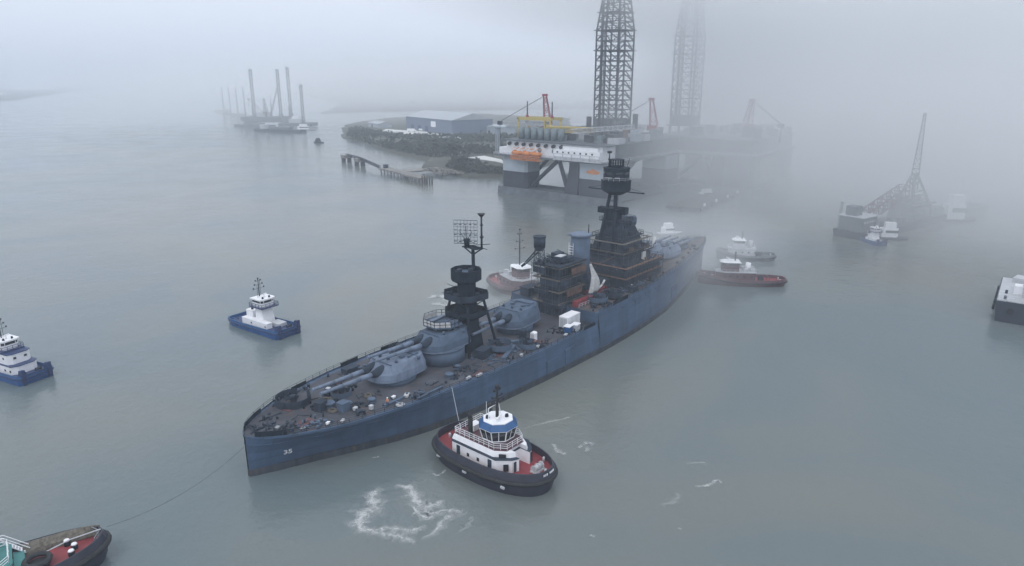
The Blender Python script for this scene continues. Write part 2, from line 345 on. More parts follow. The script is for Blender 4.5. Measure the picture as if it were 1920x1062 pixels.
def gun_house(nm_s, z0, h, roofmat=None, sgn=-1, pitch=.02, rails=True, tilt=0):
    """twin gun house, guns towards the near end (sgn -1) or the far end (+1)"""
    t = bpy.data.objects.new('gun_turret', None); COL.objects.link(t); t.parent = ship; t.location = (nm_s, 0, 0); t.rotation_euler = (0, 0, (0 if sgn < 0 else math.pi) + tilt)
    def arc(cx, cy, r, a0, a1, n=6): return [(cx + r * math.cos(R(a0 + (a1 - a0) * i / (n - 1))), cy + r * math.sin(R(a0 + (a1 - a0) * i / (n - 1)))) for i in range(n)]
    bot = arc(-1.0, 0, 4.9, 110, 250, 15) + [(3.0, -4.55)] + arc(4.6, -1.9, 2.4, -80, -10, 4) + arc(4.6, 1.9, 2.4, 10, 80, 4) + [(3.0, 4.55)]
    n = len(bot)
    top = []
    for i, (x, y) in enumerate(bot):
        if x < -2.2 and abs(y) < 4.7: tx = -3.0 - .5 * (1 - (y / 4.7) ** 2); ty = y * .72
        else: tx = x * .92 if x > 0 else x * .8; ty = y * (.82 if x > 0 else .74)
        top.append((tx, ty))
    mbx = MB()
    mbx.loft([[(x, y, z0) for x, y in bot], [(x * 1.0, y * 1.0, z0 + h * .12) for x, y in bot],
              [(x * .96 if x < 0 else x, y * .97, z0 + h * .42) for x, y in bot],
              [(x, y, z0 + h - (.28 if x < -2 else 0) - abs(y) * .06) for x, y in top]], smooth=False)
    body = mbx.build('gun_house', K['ltgrey'] if not tilt else K['grey'], t)
    sk = MB().loft([[(x * 1.015, y * 1.015, z0 - .12) for x, y in bot], [(x * 1.015, y * 1.015, z0 + .16) for x, y in bot]]); sk.build('base_ring', K['ltgrey'], t)
    # roof fittings: ridge bead, hatches, sighting hoods, periscopes
    rf = MB(); zr = z0 + h
    rf.path([(-2.7 - .35 * (1 - (y / 3.2) ** 2), y, zr - .12 - abs(y) * .06) for y in (-3.2, -2, -1, 0, 1, 2, 3.2)], .11, 4)
    rf.box(1.5, 1.6, zr + .0, 1.1, .8, .3); rf.box(1.5, -1.6, zr + .0, 1.1, .8, .3)
    for y in (-2.6, 0, 2.6): rf.cyl(-1.0, y, zr - .3, zr + .35, .34, .26, 10)
    rf.box(4.4, 0, zr - .02, 1.4, 5.2, .22); rf.rod((4.0, -4.1, zr - .5), (4.0, 4.1, zr - .5), .38, n=10)
    rf.box(3.0, 2.2, zr + .05, .5, 1.4, .25); rf.box(2.6, -2.6, zr + .02, 1.2, .35, .22)
    rf.build('roof_fitting', K['grey'], t)
    for y in (-1.35, 1.35):
        bz = z0 + h * .52
        bl = MB(); P = lambda x, dz=0: (x, y, bz + dz - x * 0)
        # canvas blast bag then the stepped barrel
        bag = MB(); n_ = 14
        bag.loft([[(x, y + ry * math.cos(6.283 * i / n_), bz + (-x - 4) * pitch + rz * math.sin(6.283 * i / n_)) for i in range(n_)] for x, ry, rz in ((-3.0, 1.05, 1.35), (-4.7, .98, 1.2), (-5.6, .75, .85), (-6.6, .62, .66))], smooth=True)
        bag.build('blast_bag', K['dark2'], t)
        for (xa, ra), (xb, rb) in zip(((-6.4, .56), (-9.5, .52), (-9.5, .46), (-13.5, .40), (-18.2, .31), (-18.25, .36)), ((-9.5, .52), (-9.5, .46), (-13.5, .40), (-18.2, .31), (-18.25, .36), (-18.7, .35))):
            bl.rod((xa, y, bz + (-xa - 4) * pitch), (xb, y, bz + (-xb - 4) * pitch), ra, rb, n=14)
        bl.build('gun_barrel', K['ltgrey'], t)
    return t
def barbette(s, r, z0, z1):
    b = MB().cyl(s, 0, z0, z1, r, n=40); b.cyl(s, 0, z1 - .25, z1 + .02, r + .12, n=40)
    b.build('barbette', K['grey'], ship)
barbette(33.8, 5.0, zd(34) - .1, 8.9); gun_house(33.8, 8.9, 3.5)
barbette(47.9, 5.45, zd(49) - .1, 11.0); T4 = gun_house(47.6, 11.05, 3.6, tilt=R(-1.5))
barbette(73.8, 4.75, zd(75) - .1, 9.4); gun_house(73.8, 9.4, 4.2, tilt=R(5))
barbette(139, 5.0, zd(139) - .1, 15.0); gun_house(139, 15.05, 3.5, sgn=1)
barbette(152, 4.7, zd(152) - .1, 12.6); gun_house(152, 12.6, 3.4, sgn=1)

# platform and canvas rail over the superfiring turret
pf = bpy.data.objects.new('turret_platform', None); COL.objects.link(pf); pf.parent = ship; pf.location = (50.2, 1.2, 0)
octo = lambda r, k=8, ph=22.5, ex=1.0: [(ex * r * math.cos(R(ph + 360 / k * i)), r * math.sin(R(ph + 360 / k * i))) for i in range(k)]
o1 = octo(4.6, ex=1.05)
MB().prism(o1, 15.2, 15.4).build('platform_floor', K['grey'], pf)
lg = MB()
for x, y in ((-2.5, -2.5), (-2.5, 2.5), (2.5, 2.5), (2.5, -2.5)): lg.rod((x, y, 14.2), (x, y, 15.2), .15)
lg.build('platform_support', K['dark2'], pf)
rr_ = MB().rail([(x, y, 15.4) for x, y in o1], 1.5, 2, 1.1, .06, closed=True); rr_.build('platform_rail', K['dark'], pf)
cc = MB(); idx = [2, 3, 4, 5]
cc.wall([(o1[i][0] * .985, o1[i][1] * .985, 15.5) for i in (1, 2, 3, 4, 5)], 1.15, .05); cc.build('rail_canvas', K['tarp'], pf)
for y in (-1.4, 1.2): MB().rod((-3.4, y, 15.75), (2.8, y + .5, 15.95), .12, n=6).build('stowed_spar', K['ltgrey'], pf)
MB().box(0, 2.2, 15.7, 5.5, .9, .3, .1).build('stowed_plank', K['ltgrey'], pf); MB().box(-.4, -2.4, 15.8, 4.6, .8, .5, -.1).build('stowed_plank', K['ltgrey'], pf)

def gun_tub(s, t, z0, r, h, mname='grey', guns=2, az=0, part='gun_tub', gap=True):
    tb = bpy.data.objects.new(part, None); COL.objects.link(tb); tb.parent = ship; tb.location = (s, t, z0); tb.rotation_euler = (0, 0, az)
    n = 26; a = [(r * math.cos(R(a_)), r * math.sin(R(a_)), 0) for a_ in [20 + 320 * i / n for i in range(n + 1)]]
    MB().wall(a, h, .1).build('splinter_shield', K[mname], tb)
    MB().cyl(0, 0, -.15, .05, r * .97, n=26).build('tub_floor', K['deck'], tb)
    g = MB()
    g.cyl(0, 0, .05, .9, .55, .4, 12); g.box(.1, 0, 1.1, 1.5, 1.5, .5); g.box(-.5, .9, 1.3, 1.1, .12, 1.2); g.box(-.5, -.9, 1.3, 1.1, .12, 1.2)
    for i in range(guns):
        y = (i - (guns - 1) / 2) * .38
        g.rod((-.2, y, 1.35), (-2.8, y, 2.0), .11, .05, 7)
    g.build('gun_mount', K['dark2'], tb)
    return tb
# quadruple-mount tubs at the near end, along both sides, and by the tower
gun_tub(13.2, 5.2, zd(13) + .1, 3.3, 1.5, 'dark2', 4, .4)
gun_tub(21.5, 1.2, zd(21) + .1, 2.0, 1.0, 'grey', 2, .2)
gun_tub(60, -7.2, zd(60) + .9, 2.9, 1.35, 'grey', 4, -.7)
gun_tub(66, -10.8, zd(66) + .3, 2.3, 1.2, 'grey', 2, -1.2)
gun_tub(60, 8.5, zd(60) + .9, 2.9, 1.35, 'grey', 4, .7)
gun_tub(44.5, 10.2, zd(45) + .4, 2.4, 1.2, 'dark2', 2, .6)
gun_tub(98, -9.0, 11.0, 2.7, 1.3, 'grey', 4, -.7)
gun_tub(104, -10.2, 11.0, 2.4, 1.3, 'dark2', 4, -1.0)
gun_tub(111, 10.0, 11.0, 2.6, 1.3, 'dark2', 4, 1.0)
gun_tub(131.5, -6.5, zd(131) + 1.2, 2.5, 1.3, 'dark2', 4, -2.2)
gun_tub(164, 0, zd(164) + .3, 2.2, 1.1, 'grey', 2, 3.1)

# mainmast tower between the superfiring and the amidships turret
tw = bpy.data.objects.new('mast_tower', None); COL.objects.link(tw); tw.parent = ship; tw.location = (56.6, 0, 0)
def sq(x0, x1, y): return [(x0, -y), (x1, -y), (x1, y), (x0, y)]
a = MB(); a.prism(sq(-2.8, 2.8, 2.7), 7.3, 12.5, sq(-2.3, 2.3, 2.2)); a.prism(sq(-2.0, 2.1, 2.0), 12.5, 18.6, sq(-1.7, 1.8, 1.7))
for (x, y) in ((-3.6, -3.8), (-3.6, 3.8), (3.8, -3.8), (3.8, 3.8)): a.rod((x * 1.3, y * 1.35, 7.3), (x * .62, y * .62, 21.5), .32, n=8)
a.build('tower_trunk', K['dark'], tw)
p1 = [(-4.6, -2.2), (-2.6, -4.0), (2.0, -4.4), (3.4, -2.8), (3.2, 2.8), (2.2, 4.2), (-2.4, 4.6), (-4.4, 2.6)]
a = MB(); a.prism([(x * .35, y * .3) for x, y in p1], 14.2, 16.2, [(x, y) for x, y in p1]); a.prism(p1, 16.2, 16.4); a.wall([(x, y, 16.4) for x, y in p1 + p1[:1]], 1.0, .1)
a.build('lower_platform', K['dark'], tw)
p2 = [(x * 1.06 + .2, y * 1.06) for x, y in p1]
a = MB(); a.prism(p2, 20.0, 20.2); a.wall([(x, y, 20.2) for x, y in p2 + p2[:1]], 1.3, .1)
for x, y in p2[::2]: a.rod((x * .9, y * .9, 20), (x * .25, y * .25, 17.6), .13)
a.build('upper_platform', K['dark2'], tw)
for x, y, az in ((-3.9, -1.8, 2.7), (-3.8, 2.2, 3.3), (-.2, -3.8, 4.4), (.6, 3.9, 1.9)):
    a = MB().cyl(x, y, 20.2, 21.3, .3, .2, 8); d = (math.cos(az), math.sin(az))
    a.rod((x, y, 21.4), (x + d[0] * 2.3, y + d[1] * 2.3, 22.1), .09, .05); a.box(x, y, 21.5, .8, .8, .5)
    a.build('machine_gun', K['dark'], tw)
tu = octo(3.45, 10, 18); tb_ = [(x * .72, y * .72) for x, y in tu]
a = MB(); a.prism([(x * .6, y * .6) for x, y in tu], 20.2, 23.9); a.prism(tb_, 23.7, 24.3, tu); a.wall([(x, y, 24.3) for x, y in tu + tu[:1]], 2.5, .16)
a.build('director_tub', K['dark'], tw)
MB().prism([(x * .95, y * .95) for x, y in tu], 25.6, 25.75).build('tub_floor', K['grey'], tw)
a = MB(); a.cyl(.6, -.9, 25.7, 26.9, .7, .6, 12); a.box(-1.0, 1.2, 26.2, 1.6, .8, .9, .4); a.build('director', K['dark2'], tw)
a = MB(); a.rod((2.6, 0, 20.2), (2.4, 0, 31.4), .46, .38, 12)
a.path([(2.4, 0, 29.6), (3.6, -1.9, 31.2)], .16, 6).path([(2.4, 0, 29.6), (1.6, 1.9, 31.2)], .16, 6)
a.box(2.5, .2, 31.3, 2.2, 4.6, .25); a.cyl(1.9, 1.4, 31.4, 33.2, .55, .8, 10)
a.rod((2.2, -4.6, 31.6), (2.5, 4.0, 31.8), .09); a.rod((3.4, -4.4, 32.6), (3.0, 1.2, 31.5), .08)
a.build('topmast', K['dark'], tw)
a = MB(); a.rod((3.2, -2.0, 31.0), (3.1, -2.1, 39.0), .26, .20, 10); a.cyl(3.1, -2.1, 38.6, 39.3, .35, .95, 10); a.cyl(3.15, -2.08, 33.7, 34.1, .45, .45, 10); a.cyl(3.15, -2.08, 36.6, 36.8, .4, .4, 8)
a.build('pole_mast', K['black'], tw)
# bedspring radar: square lattice panel facing the near-left
rd = bpy.data.objects.new('radar_antenna', None); COL.objects.link(rd); rd.parent = tw; rd.location = (1.9, 1.6, 31.9); rd.rotation_euler = (0, 0, R(33))
a = MB(); W_ = 2.7
for i in range(8): y = -W_ + 2 * W_ * i / 7; a.rod((-.5, y, .3), (-.5, y, 5.7), .04, n=4)
for i in range(8): z = .3 + 5.4 * i / 7; a.rod((-.5, -W_, z), (-.5, W_, z), .045 if i not in (0, 7) else .07, n=4)
for i in range(4):
    for j in range(5): a.box(-.9, -2.3 + 1.15 * j, .9 + 1.3 * i + (.2 if i == 1 else 0), .06, .62, .16)
for j in range(12): a.rod((-.9, -2.5 + j * .45, 2.2), (-.5, -2.5 + j * .45, 2.9), .03, n=3)
a.rod((-.3, -2, .4), (.2, 0, 1.0), .07); a.rod((-.3, 2, .4), (.2, 0, 1.0), .07); a.rod((-.4, 0, 4.4), (.3, 0, .6), .09); a.rod((-.4, -1.5, 3.2), (.3, 0, .6), .06); a.rod((-.4, 1.5, 3.2), (.3, 0, .6), .06)
a.build('antenna_frame', K['dark2'], rd)

# deckhouse wrapped in scaffolding
def scaffold(parent, x0, x1, y0, y1, z0, z1, lift=2.1, bay=2.2, plank=K['plank'], seed=1):
    rnd = random.Random(seed); a = MB(); lv = {}
    nx = max(1, round((x1 - x0) / bay)); ny = max(1, round((y1 - y0) / bay)); nz = max(1, round((z1 - z0) / lift))
    per = [(x0 + (x1 - x0) * i / nx, y0) for i in range(nx)] + [(x1, y0 + (y1 - y0) * i / ny) for i in range(ny)] + [(x1 - (x1 - x0) * i / nx, y1) for i in range(nx)] + [(x0, y1 - (y1 - y0) * i / ny) for i in range(ny)]
    cx, cy = (x0 + x1) / 2, (y0 + y1) / 2
    def inn(p): 
        return (p[0] + (1.1 if p[0] < cx else -1.1) * (abs(p[0] - x0) < .01 or abs(p[0] - x1) < .01), p[1] + (1.1 if p[1] < cy else -1.1) * (abs(p[1] - y0) < .01 or abs(p[1] - y1) < .01))
    for i, p in enumerate(per):
        a.rod((p[0], p[1], z0), (p[0], p[1], z1 + 1.0), .05, n=4); q = inn(p); a.rod((q[0], q[1], z0), (q[0], q[1], z1), .05, n=4)
        m = per[(i + 1) % len(per)]; mq = inn(m)
        for k in range(1, nz + 1):
            z = z0 + (z1 - z0) * k / nz
            a.rod((p[0], p[1], z), (m[0], m[1], z), .045, n=4); a.rod((p[0], p[1], z + 1.0), (m[0], m[1], z + 1.0), .04, n=4)
            b = lv.setdefault(k, MB()); b.add([(p[0], p[1], z + .03 - .05), (m[0], m[1], z - .02), (mq[0], mq[1], z - .02), (q[0], q[1], z - .02), (p[0], p[1], z + .05), (m[0], m[1], z + .05), (mq[0], mq[1], z + .05), (q[0], q[1], z + .05)], [(3, 2, 1, 0), (4, 5, 6, 7), (0, 1, 5, 4), (1, 2, 6, 5), (2, 3, 7, 6), (3, 0, 4, 7)])
            if rnd.random() < .3: a.rod((p[0], p[1], z - (z1 - z0) / nz), (m[0], m[1], z), .04, n=4)
    t = bpy.data.objects.new('scaffolding', None); COL.objects.link(t); t.parent = parent
    a.build('scaffold_tube', K['lattice'] if plank is K['plank'] else K['dark2'], t); [b.build('scaffold_board', plank, t) for b in lv.values()]
    return t
mh = bpy.data.objects.new('deckhouse', None); COL.objects.link(mh); mh.parent = ship
a = MB(); a.b0(88.2, 97.6, -3.0, 3.6, 7.2, 13.4); a.b0(88.6, 97.2, -2.7, 3.2, 13.4, 18.0); a.b0(89.4, 96.6, -1.9, 2.6, 18.0, 20.8)
for s in (89.5, 92, 94.5): a.box(s, -3.04, 11.2, .9, .12, 1.9)
a.build('house_wall', K['dark2'], mh)
scaffold(ship, 86.6, 98.9, -4.6, 4.8, 8.0, 21.0, 3.1, 2.6, seed=3)
for z_, s0_, s1_ in ((9.6, 87, 93), (12.8, 90, 97), (16.2, 87, 92.5), (18.4, 92, 98.6)): MB().b0(s0_, s1_, -4.52, -4.46, z_, z_ + 1.9).build('debris_sheet', K['rust' if s0_ > 89 else 'dark2'], mh)
for z_, t0_, t1_ in ((10.2, -4, 1), (13.4, -1, 4), (16.0, -4, 2), (19.0, 0, 4.4)): MB().b0(86.68, 86.74, t0_, t1_, z_, z_ + 1.7).build('debris_sheet', K['dark2'], mh)
a = MB(); a.b0(86.6, 98.9, -4.4, 4.6, 21.3, 21.5); a.box(91.0, -1.4, 22.6, 2.4, 2.8, 1.5, .1); a.box(95, 2.5, 22.3, 3.0, 2.2, 1.6); a.box(93.2, -2.2, 22.2, 3.4, 1.6, 1.2)
for i in range(9): a.rod((86.5 + i * 1.3, -3.6 + (i % 3) * .4, 21.6), (88.0 + i * 1.2, 4.6 - (i % 4), 22.6 + .25 * (i % 3)), .09)
a.build('top_platform', K['dark2'], mh)
a = MB().box(91.2, -1.3, 23.45, 3.0, 1.9, .1, .1); a.build('roof_sheet', K['dirtywhite'], mh)
# loose tarpaulin hanging off the scaffold corner
a = MB(); top_l, top_r, bot_l, bot_r = Vector((99.6, -5.0, 19.6)), Vector((100.6, -5.0, 20.2)), Vector((98.4, -5.6, 10.6)), Vector((103.6, -5.9, 12.4))
fr = []; bk = []
for i in range(11):
    k = i / 10; L0 = top_l.lerp(bot_l, k); R0 = top_r.lerp(bot_r, k ** .8)
    fr.append([L0.lerp(R0, j / 8) + Vector((0, -.55 * math.sin(k * 3.1) - .3 * math.sin(j * 1.4 + k * 5), .2 * math.sin(j * 1.9))) for j in range(9)])
a.loft([r + [p + Vector((0, .07, 0)) for p in reversed(r)] for r in fr], smooth=True); a.build('tarpaulin', K['tarp'], ship)
a = MB().path([(103.2, -5.9, 12.6), (104.4, -6.1, 13.3), (105.4, -6.3, 14.6)], .3, 6); a.build('tarpaulin_tail', K['tarp'], ship)
# conical tub on a lattice stand with its long arm
cb = bpy.data.objects.new('searchlight_stand', None); COL.objects.link(cb); cb.parent = ship; cb.location = (86.6, 2.2, 0)
a = MB().lattice((0, 0, 21.0), (0, 0, 25.6), 2.2, 1.7, .1, 1.6); a.build('lattice_stand', K['dark2'], cb)
a = MB(); a.cyl(0, 0, 25.2, 26.0, .9, 1.5, 16); a.cyl(0, 0, 26.0, 29.0, 1.5, 1.6, 20); a.cyl(0, 0, 28.8, 29.05, 1.72, 1.72, 20); a.build('stand_tub', K['dark2'], cb)
a = MB().lattice((-.4, .4, 25.0), (-2.6, 3.2, 21.2), .8, .4, .09, 1.0); a.rod((-2.4, 3.0, 21.6), (-3.1, 3.6, 20.8), .32); a.build('stand_arm', K['dark'], cb)

# red primed deckhouse wing
rh = MB(); rh.b0(90.2, 99.6, -7.6, -6.2, 10.3, 12.0); rh.b0(100.4, 108, -5.6, 5.5, 10.3, 12.0)
rh.build('primed_deckhouse', K['redprime'], ship)
a = MB().rail([(90.4, -8.2, 10.5), (104, -8.2, 10.5)], 1.0, 2, 1.5, .05); a.build('scaffold_guard', K['dirtywhite'], ship)

# funnel
fn = bpy.data.objects.new('funnel', None); COL.objects.link(fn); fn.parent = ship; fn.location = (102.2, 0, 0)
a = MB(); a.cyl(0, 0, 11.9, 27.0, 2.95, 2.85, 32, .9); a.cyl(0, 0, 15.0, 15.2, 3.05, 3.05, 32, .9); a.cyl(0, 0, 20.6, 20.8, 3.02, 3.02, 32, .9); a.build('funnel_casing', K['grey'], fn)
a = MB(); a.cyl(0, 0, 26.7, 27.1, 2.95, 3.4, 32, .9); a.cyl(0, 0, 27.1, 27.5, 3.4, 3.0, 32, .9)
for i in range(6): a.rod((-2.9 + i * 1.1, -2.6, 27.3), (-2.9 + i * 1.1, 2.6, 27.5), .07)
a.box(-2.9, 1.8, 27.3, 1.8, .2, .15); a.build('funnel_cap', K['ltgrey'], fn)
MB().rod((1.9, -1.3, 27.3), (1.9, -1.3, 30.0), .16, .1, 8).build('steam_pipe', K['dark'], fn)
a = MB()
for k in range(12): a.box(-3.2, .9, 16 + k * .75, .25, 1.5, .06)
a.rod((-3.2, .2, 15.6), (-3.2, .2, 25.2), .07); a.rod((-3.2, 1.6, 15.6), (-3.2, 1.6, 25.2), .07); a.build('ladder', K['white'], fn)
MB().prism(octo(3.6, 16), 12.0, 13.6, octo(3.2, 16)).build('funnel_base', K['dark2'], fn)

# bridge, tripod foremast and fire-control top
br = bpy.data.objects.new('bridge', None); COL.objects.link(br); br.parent = ship; br.location = (121, 0, 0)
def tier(z0, z1, x0, x1, y, tx0, tx1, ty): return (sq(x0, x1, y), z0, z1, sq(tx0, tx1, ty))
for nm, args in (('lower_bridge', tier(10.6, 15.6, -9, 13, 8.6, -9, 12, 8.2)), ('middle_bridge', tier(15.6, 19.4, -7.5, 9.5, 6.6, -7, 9, 6.2)), ('upper_bridge', tier(19.4, 24.0, -6, 7.8, 5.2, -4.6, 6.0, 4.2)), ('wheelhouse', tier(24.0, 28.6, -4.2, 5.0, 3.6, -3.2, 3.2, 2.9))):
    a = MB().prism(*args)
    p_, z0_, z1_, tp_ = args
    x0_, x1_, yy = tp_[0][0], tp_[1][0], tp_[2][1]
    a.b0(x0_ - .9, x1_ + .9, -yy - .9, yy + .9, z1_ - .15, z1_ + .05)
    rnd = random.Random(len(nm))
    for i in range(int((x1_ - x0_) / 1.6)): a.box(x0_ + .8 + i * 1.6, -(p_[2][1] + yy) / 2 - .02, (z0_ + z1_) / 2 + .5, .8, .25, 1.1)
    for i in range(int(2 * yy / 1.6)): a.box((p_[0][0] + x0_) / 2 - .02, -yy + .8 + i * 1.6, (z0_ + z1_) / 2 + .5, .25, .8, 1.1)
    a.build(nm, K['dark2'], br)
    b = MB().rail([(x0_ - .8, -yy - .8, z1_ + .05), (x1_ + .8, -yy - .8, z1_ + .05), (x1_ + .8, yy + .8, z1_ + .05), (x0_ - .8, yy + .8, z1_ + .05)], 1.0, 2, 1.5, .05, closed=True)
    b.build('bridge_rail', K['dark'], br)
scaffold(ship, 110.5, 131.5, -10.2, 9.4, 11.0, 17.0, 3.0, 3.0, seed=5, plank=K['rust'])
scaffold(ship, 113.2, 129, -7.4, 7.0, 17.4, 23.2, 2.9, 2.8, seed=6)
rnd = random.Random(21)
for i in range(46):
    z_ = rnd.choice((15.8, 15.8, 19.6, 19.6, 24.2, 10.7)); hw_ = {15.8: 8.6, 19.6: 6.6, 24.2: 4.6, 10.7: 11.0}[z_]; sd = rnd.choice((-1, -1, 1)); x_ = rnd.uniform(-hw_, hw_ + 2); h_ = rnd.uniform(.7, 2.2); m_ = MB(); k_ = rnd.random()
    if k_ < .35: m_.box(x_, sd * (hw_ - .4) * .92, z_ + h_ / 2, rnd.uniform(.5, 1.8), rnd.uniform(.4, 1.0), h_, rnd.uniform(-.3, .3))
    elif k_ < .6: m_.cyl(x_, sd * (hw_ - .4) * .92, z_, z_ + h_, rnd.uniform(.25, .7), n=10)
    elif k_ < .8: m_.rod((x_, sd * hw_ * .9, z_), (x_ + rnd.uniform(-1.5, 1.5), sd * hw_ * 1.0, z_ + h_ * 2), .09)
    else: m_.rod((-hw_ + .3, rnd.uniform(-hw_, hw_) * .7, z_), (-hw_ + .3, rnd.uniform(-hw_, hw_) * .7, z_ + h_ * 1.8), .12)
    m_.build('bridge_fitting', K[rnd.choice(['dark', 'dark2', 'grey', 'rust', 'dark2'])], br)
a = MB(); # slanting range-finder house forward of the mast
a.prism(sq(2.5, 10.5, 3.2), 19.4, 26.8, sq(1.5, 5.6, 2.6)); a.rod((4.2, -2.9, 28.0), (4.2, 2.9, 28.0), .9, n=14); a.build('conning_tower', K['dark2'], br)
a = MB(); a.cyl(5.0, -.6, 25.8, 26.6, 1.6, 2.6, 22); a.cyl(5.0, -.6, 26.6, 28.6, 2.6, 2.7, 22); a.build('range_finder_tub', K['grey'], br)
a = MB()                                              # cloth sheet over the wing of the bridge
pts = [(12.5, -6.0, 21.8), (10.5, -6.2, 19.9), (8.4, -6.4, 19.2), (6.4, -6.5, 19.4), (4.6, -6.6, 18.9)]
a.path(pts, .42, 6); a.box(4.4, -6.9, 17.7, 2.2, .3, 2.8); a.build('cloth_cover', K['tarp'], br)
tp = bpy.data.objects.new('tripod_mast', None); COL.objects.link(tp); tp.parent = ship; tp.location = (119.4, 0, 0)
for q, p in (((0, 0, 10.6), (0, 0, 37.4)), ((-6.2, -3.6, 10.6), (-1.1, -.9, 37.4)), ((-6.2, 3.6, 10.6), (-1.1, .9, 37.4))):
    MB().rod(q, p, .72 if q[0] == 0 else .6, .5, 12).build('mast_leg', K['dark'], tp)
a = MB()
for z in (32.0, 34.4, 36.4):
    a.rod((-1.6, -1.2, z), (0, 0, z), .08); a.rod((-1.6, 1.2, z), (0, 0, z), .08); a.rod((-1.6, -1.2, z), (-1.6, 1.2, z), .08)
for y in (-.45, .45): a.rod((.8, y, 29), (.8, y, 37), .06)
a.build('mast_ladder', K['grey'], tp)
a = MB(); a.box(-.6, 0, 30.5, 3.6, 3.4, 3.0); a.box(-1.8, 3.0, 31.7, 1.9, 2.4, 1.7); a.box(1.2, -2.2, 31.4, 2.0, 2.2, 2.0); a.box(-.6, 0, 32.3, 5.0, 5.6, .2); a.build('mast_platform', K['dark'], tp)
ft = octo(4.3, 8, 22.5)
a = MB(); a.prism([(x * .45, y * .45) for x, y in ft], 36.2, 37.5, ft); a.prism(ft, 37.5, 40.2); a.prism([(x * 1.04, y * 1.04) for x, y in ft], 40.2, 40.4)
a.prism([(x * .88, y * .88) for x, y in ft], 40.4, 43.8); a.prism([(x * .92, y * .92) for x, y in ft], 43.8, 44.0)
top_ = a.build('fire_control_top', K['dark'], tp)
a = MB()
for i in range(8):
    x, y = ft[i]; x2, y2 = ft[(i + 1) % 8]; d = math.atan2(y2 - y, x2 - x)
    a.box((x + x2) / 2 * .892, (y + y2) / 2 * .892, 42.5, 2.0, .1, .7, d)
a.build('window', K['glass'], top_)
a = MB().rail([(x * 1.0, y * 1.0, 40.4) for x, y in ft], .9, 2, 1.6, .04, closed=True); a.rod((-3.8, 1.5, 41.2), (-3.0, -3.0, 41.4), .12); a.build('top_rail', K['dirtywhite'], top_)
a = MB(); a.prism(octo(2.1, 8), 44.0, 44.5); a.rail([(x, y, 44.5) for x, y in octo(2.0, 8)], 1.7, 2, 1.0, .09, closed=True); a.prism(octo(2.2, 8), 46.1, 46.3); a.build('lookout_cage', K['dark'], top_)
a = MB().rod((-1.5, 1.6, 44), (-1.5, 1.6, 48.0), .25, .14, 8); a.cyl(-1.5, 1.6, 46.0, 46.5, .35, .35, 8); a.cyl(-1.5, 1.6, 48.0, 48.6, .6, .75, 10); a.rod((1.5, -2.6, 44.2), (1.2, -3.4, 46.6), .08); a.build('antenna', K['black'], top_)
a = MB().rod((0, -9.4, 37.3), (0, 9.4, 37.3), .18, n=8); a.rod((0, -9.4, 37.5), (0, -4.4, 38.4), .05); a.rod((0, 9.4, 37.5), (0, 4.4, 38.4), .05); a.build('yardarm', K['dark'], tp)
# forward conning gear, boats deck houses, vents
for x, y, sx, sy, h in ((108, 0, 6, 9, 2.8), (134.2, 0, 4, 7, 4.0), (146, 5, 3, 2.5, 2.0), (112, -11.2, 3, 2, 1.6), (126, -9.6, 4, 1.6, 1.8), (92, 9.6, 5, 3, 2.2), (105, 9, 4, 3, 2.4)):
    a = MB().b0(x - sx / 2, x + sx / 2, y - sy / 2, y + sy / 2, 10.4, 10.6 + h); a.b0(x - sx / 2 - .15, x + sx / 2 + .15, y - sy / 2 - .15, y + sy / 2 + .15, 10.6 + h, 10.72 + h)
    a.build('locker_house', K['dark2'], ship)
# casemate sponsons and dark shell doors along the visible side
for s0, s1, z0, z1 in ((67.4, 71.6, 1.4, 4.6), (74.6, 79, 1.6, 5.4), (137.2, 140.4, 2.0, 6.4)):
    wd = (interp(WW, (s0 + s1) / 2) + interp(DW, (s0 + s1) / 2)) / 2 + .1
    MB().b0(s0, s1, -wd - .35, -wd + .9, z0, z1).build('shell_door', K['hull'], ship)
for s in (103, 110, 117, 124):
    wd = interp(DW, s); a = MB().b0(s - 2.2, s + 2.2, -wd - .25, -wd + .9, 7.6, 9.9); a.b0(s - .7, s + .7, -wd - .34, -wd, 8.1, 9.3); a.build('casemate', K['hull'], ship)
# deck clutter that is fixed to the ship
for s, t in ((6, -3), (7.2, -3.4), (18, -8.6), (19.2, -9), (30, -11.2), (31.3, -11.4), (57, -12.6), (58.3, -12.6), (82, -12.8), (18, 8.8), (19.2, 9.0), (62, 12.6), (63.4, 12.6)):
    a = MB().cyl(s, t, zd(s), zd(s) + .75, .3, .24, 10); a.cyl(s, t, zd(s) + .7, zd(s) + .85, .36, .36, 10); a.build('bitt', K['dark2'], ship)
for s, t, r, h in ((16.5, -2.0, 1.05, 1.3), (19.0, -4.2, .9, 1.1), (23.2, -6.2, .8, 1.0), (22.0, 5.6, .8, 1.0), (41.8, -8.9, .95, .9), (45.6, -7.6, .6, 1.2)):
    a = MB().cyl(s, t, zd(s), zd(s) + h * .5, r, r * .6, 16); a.cyl(s, t, zd(s) + h * .5, zd(s) + h * .8, r * .6, r * .8, 16); a.cyl(s, t, zd(s) + h * .8, zd(s) + h, r * 1.1, r * .9, 16)
    a.build('capstan', K['grey'], ship)
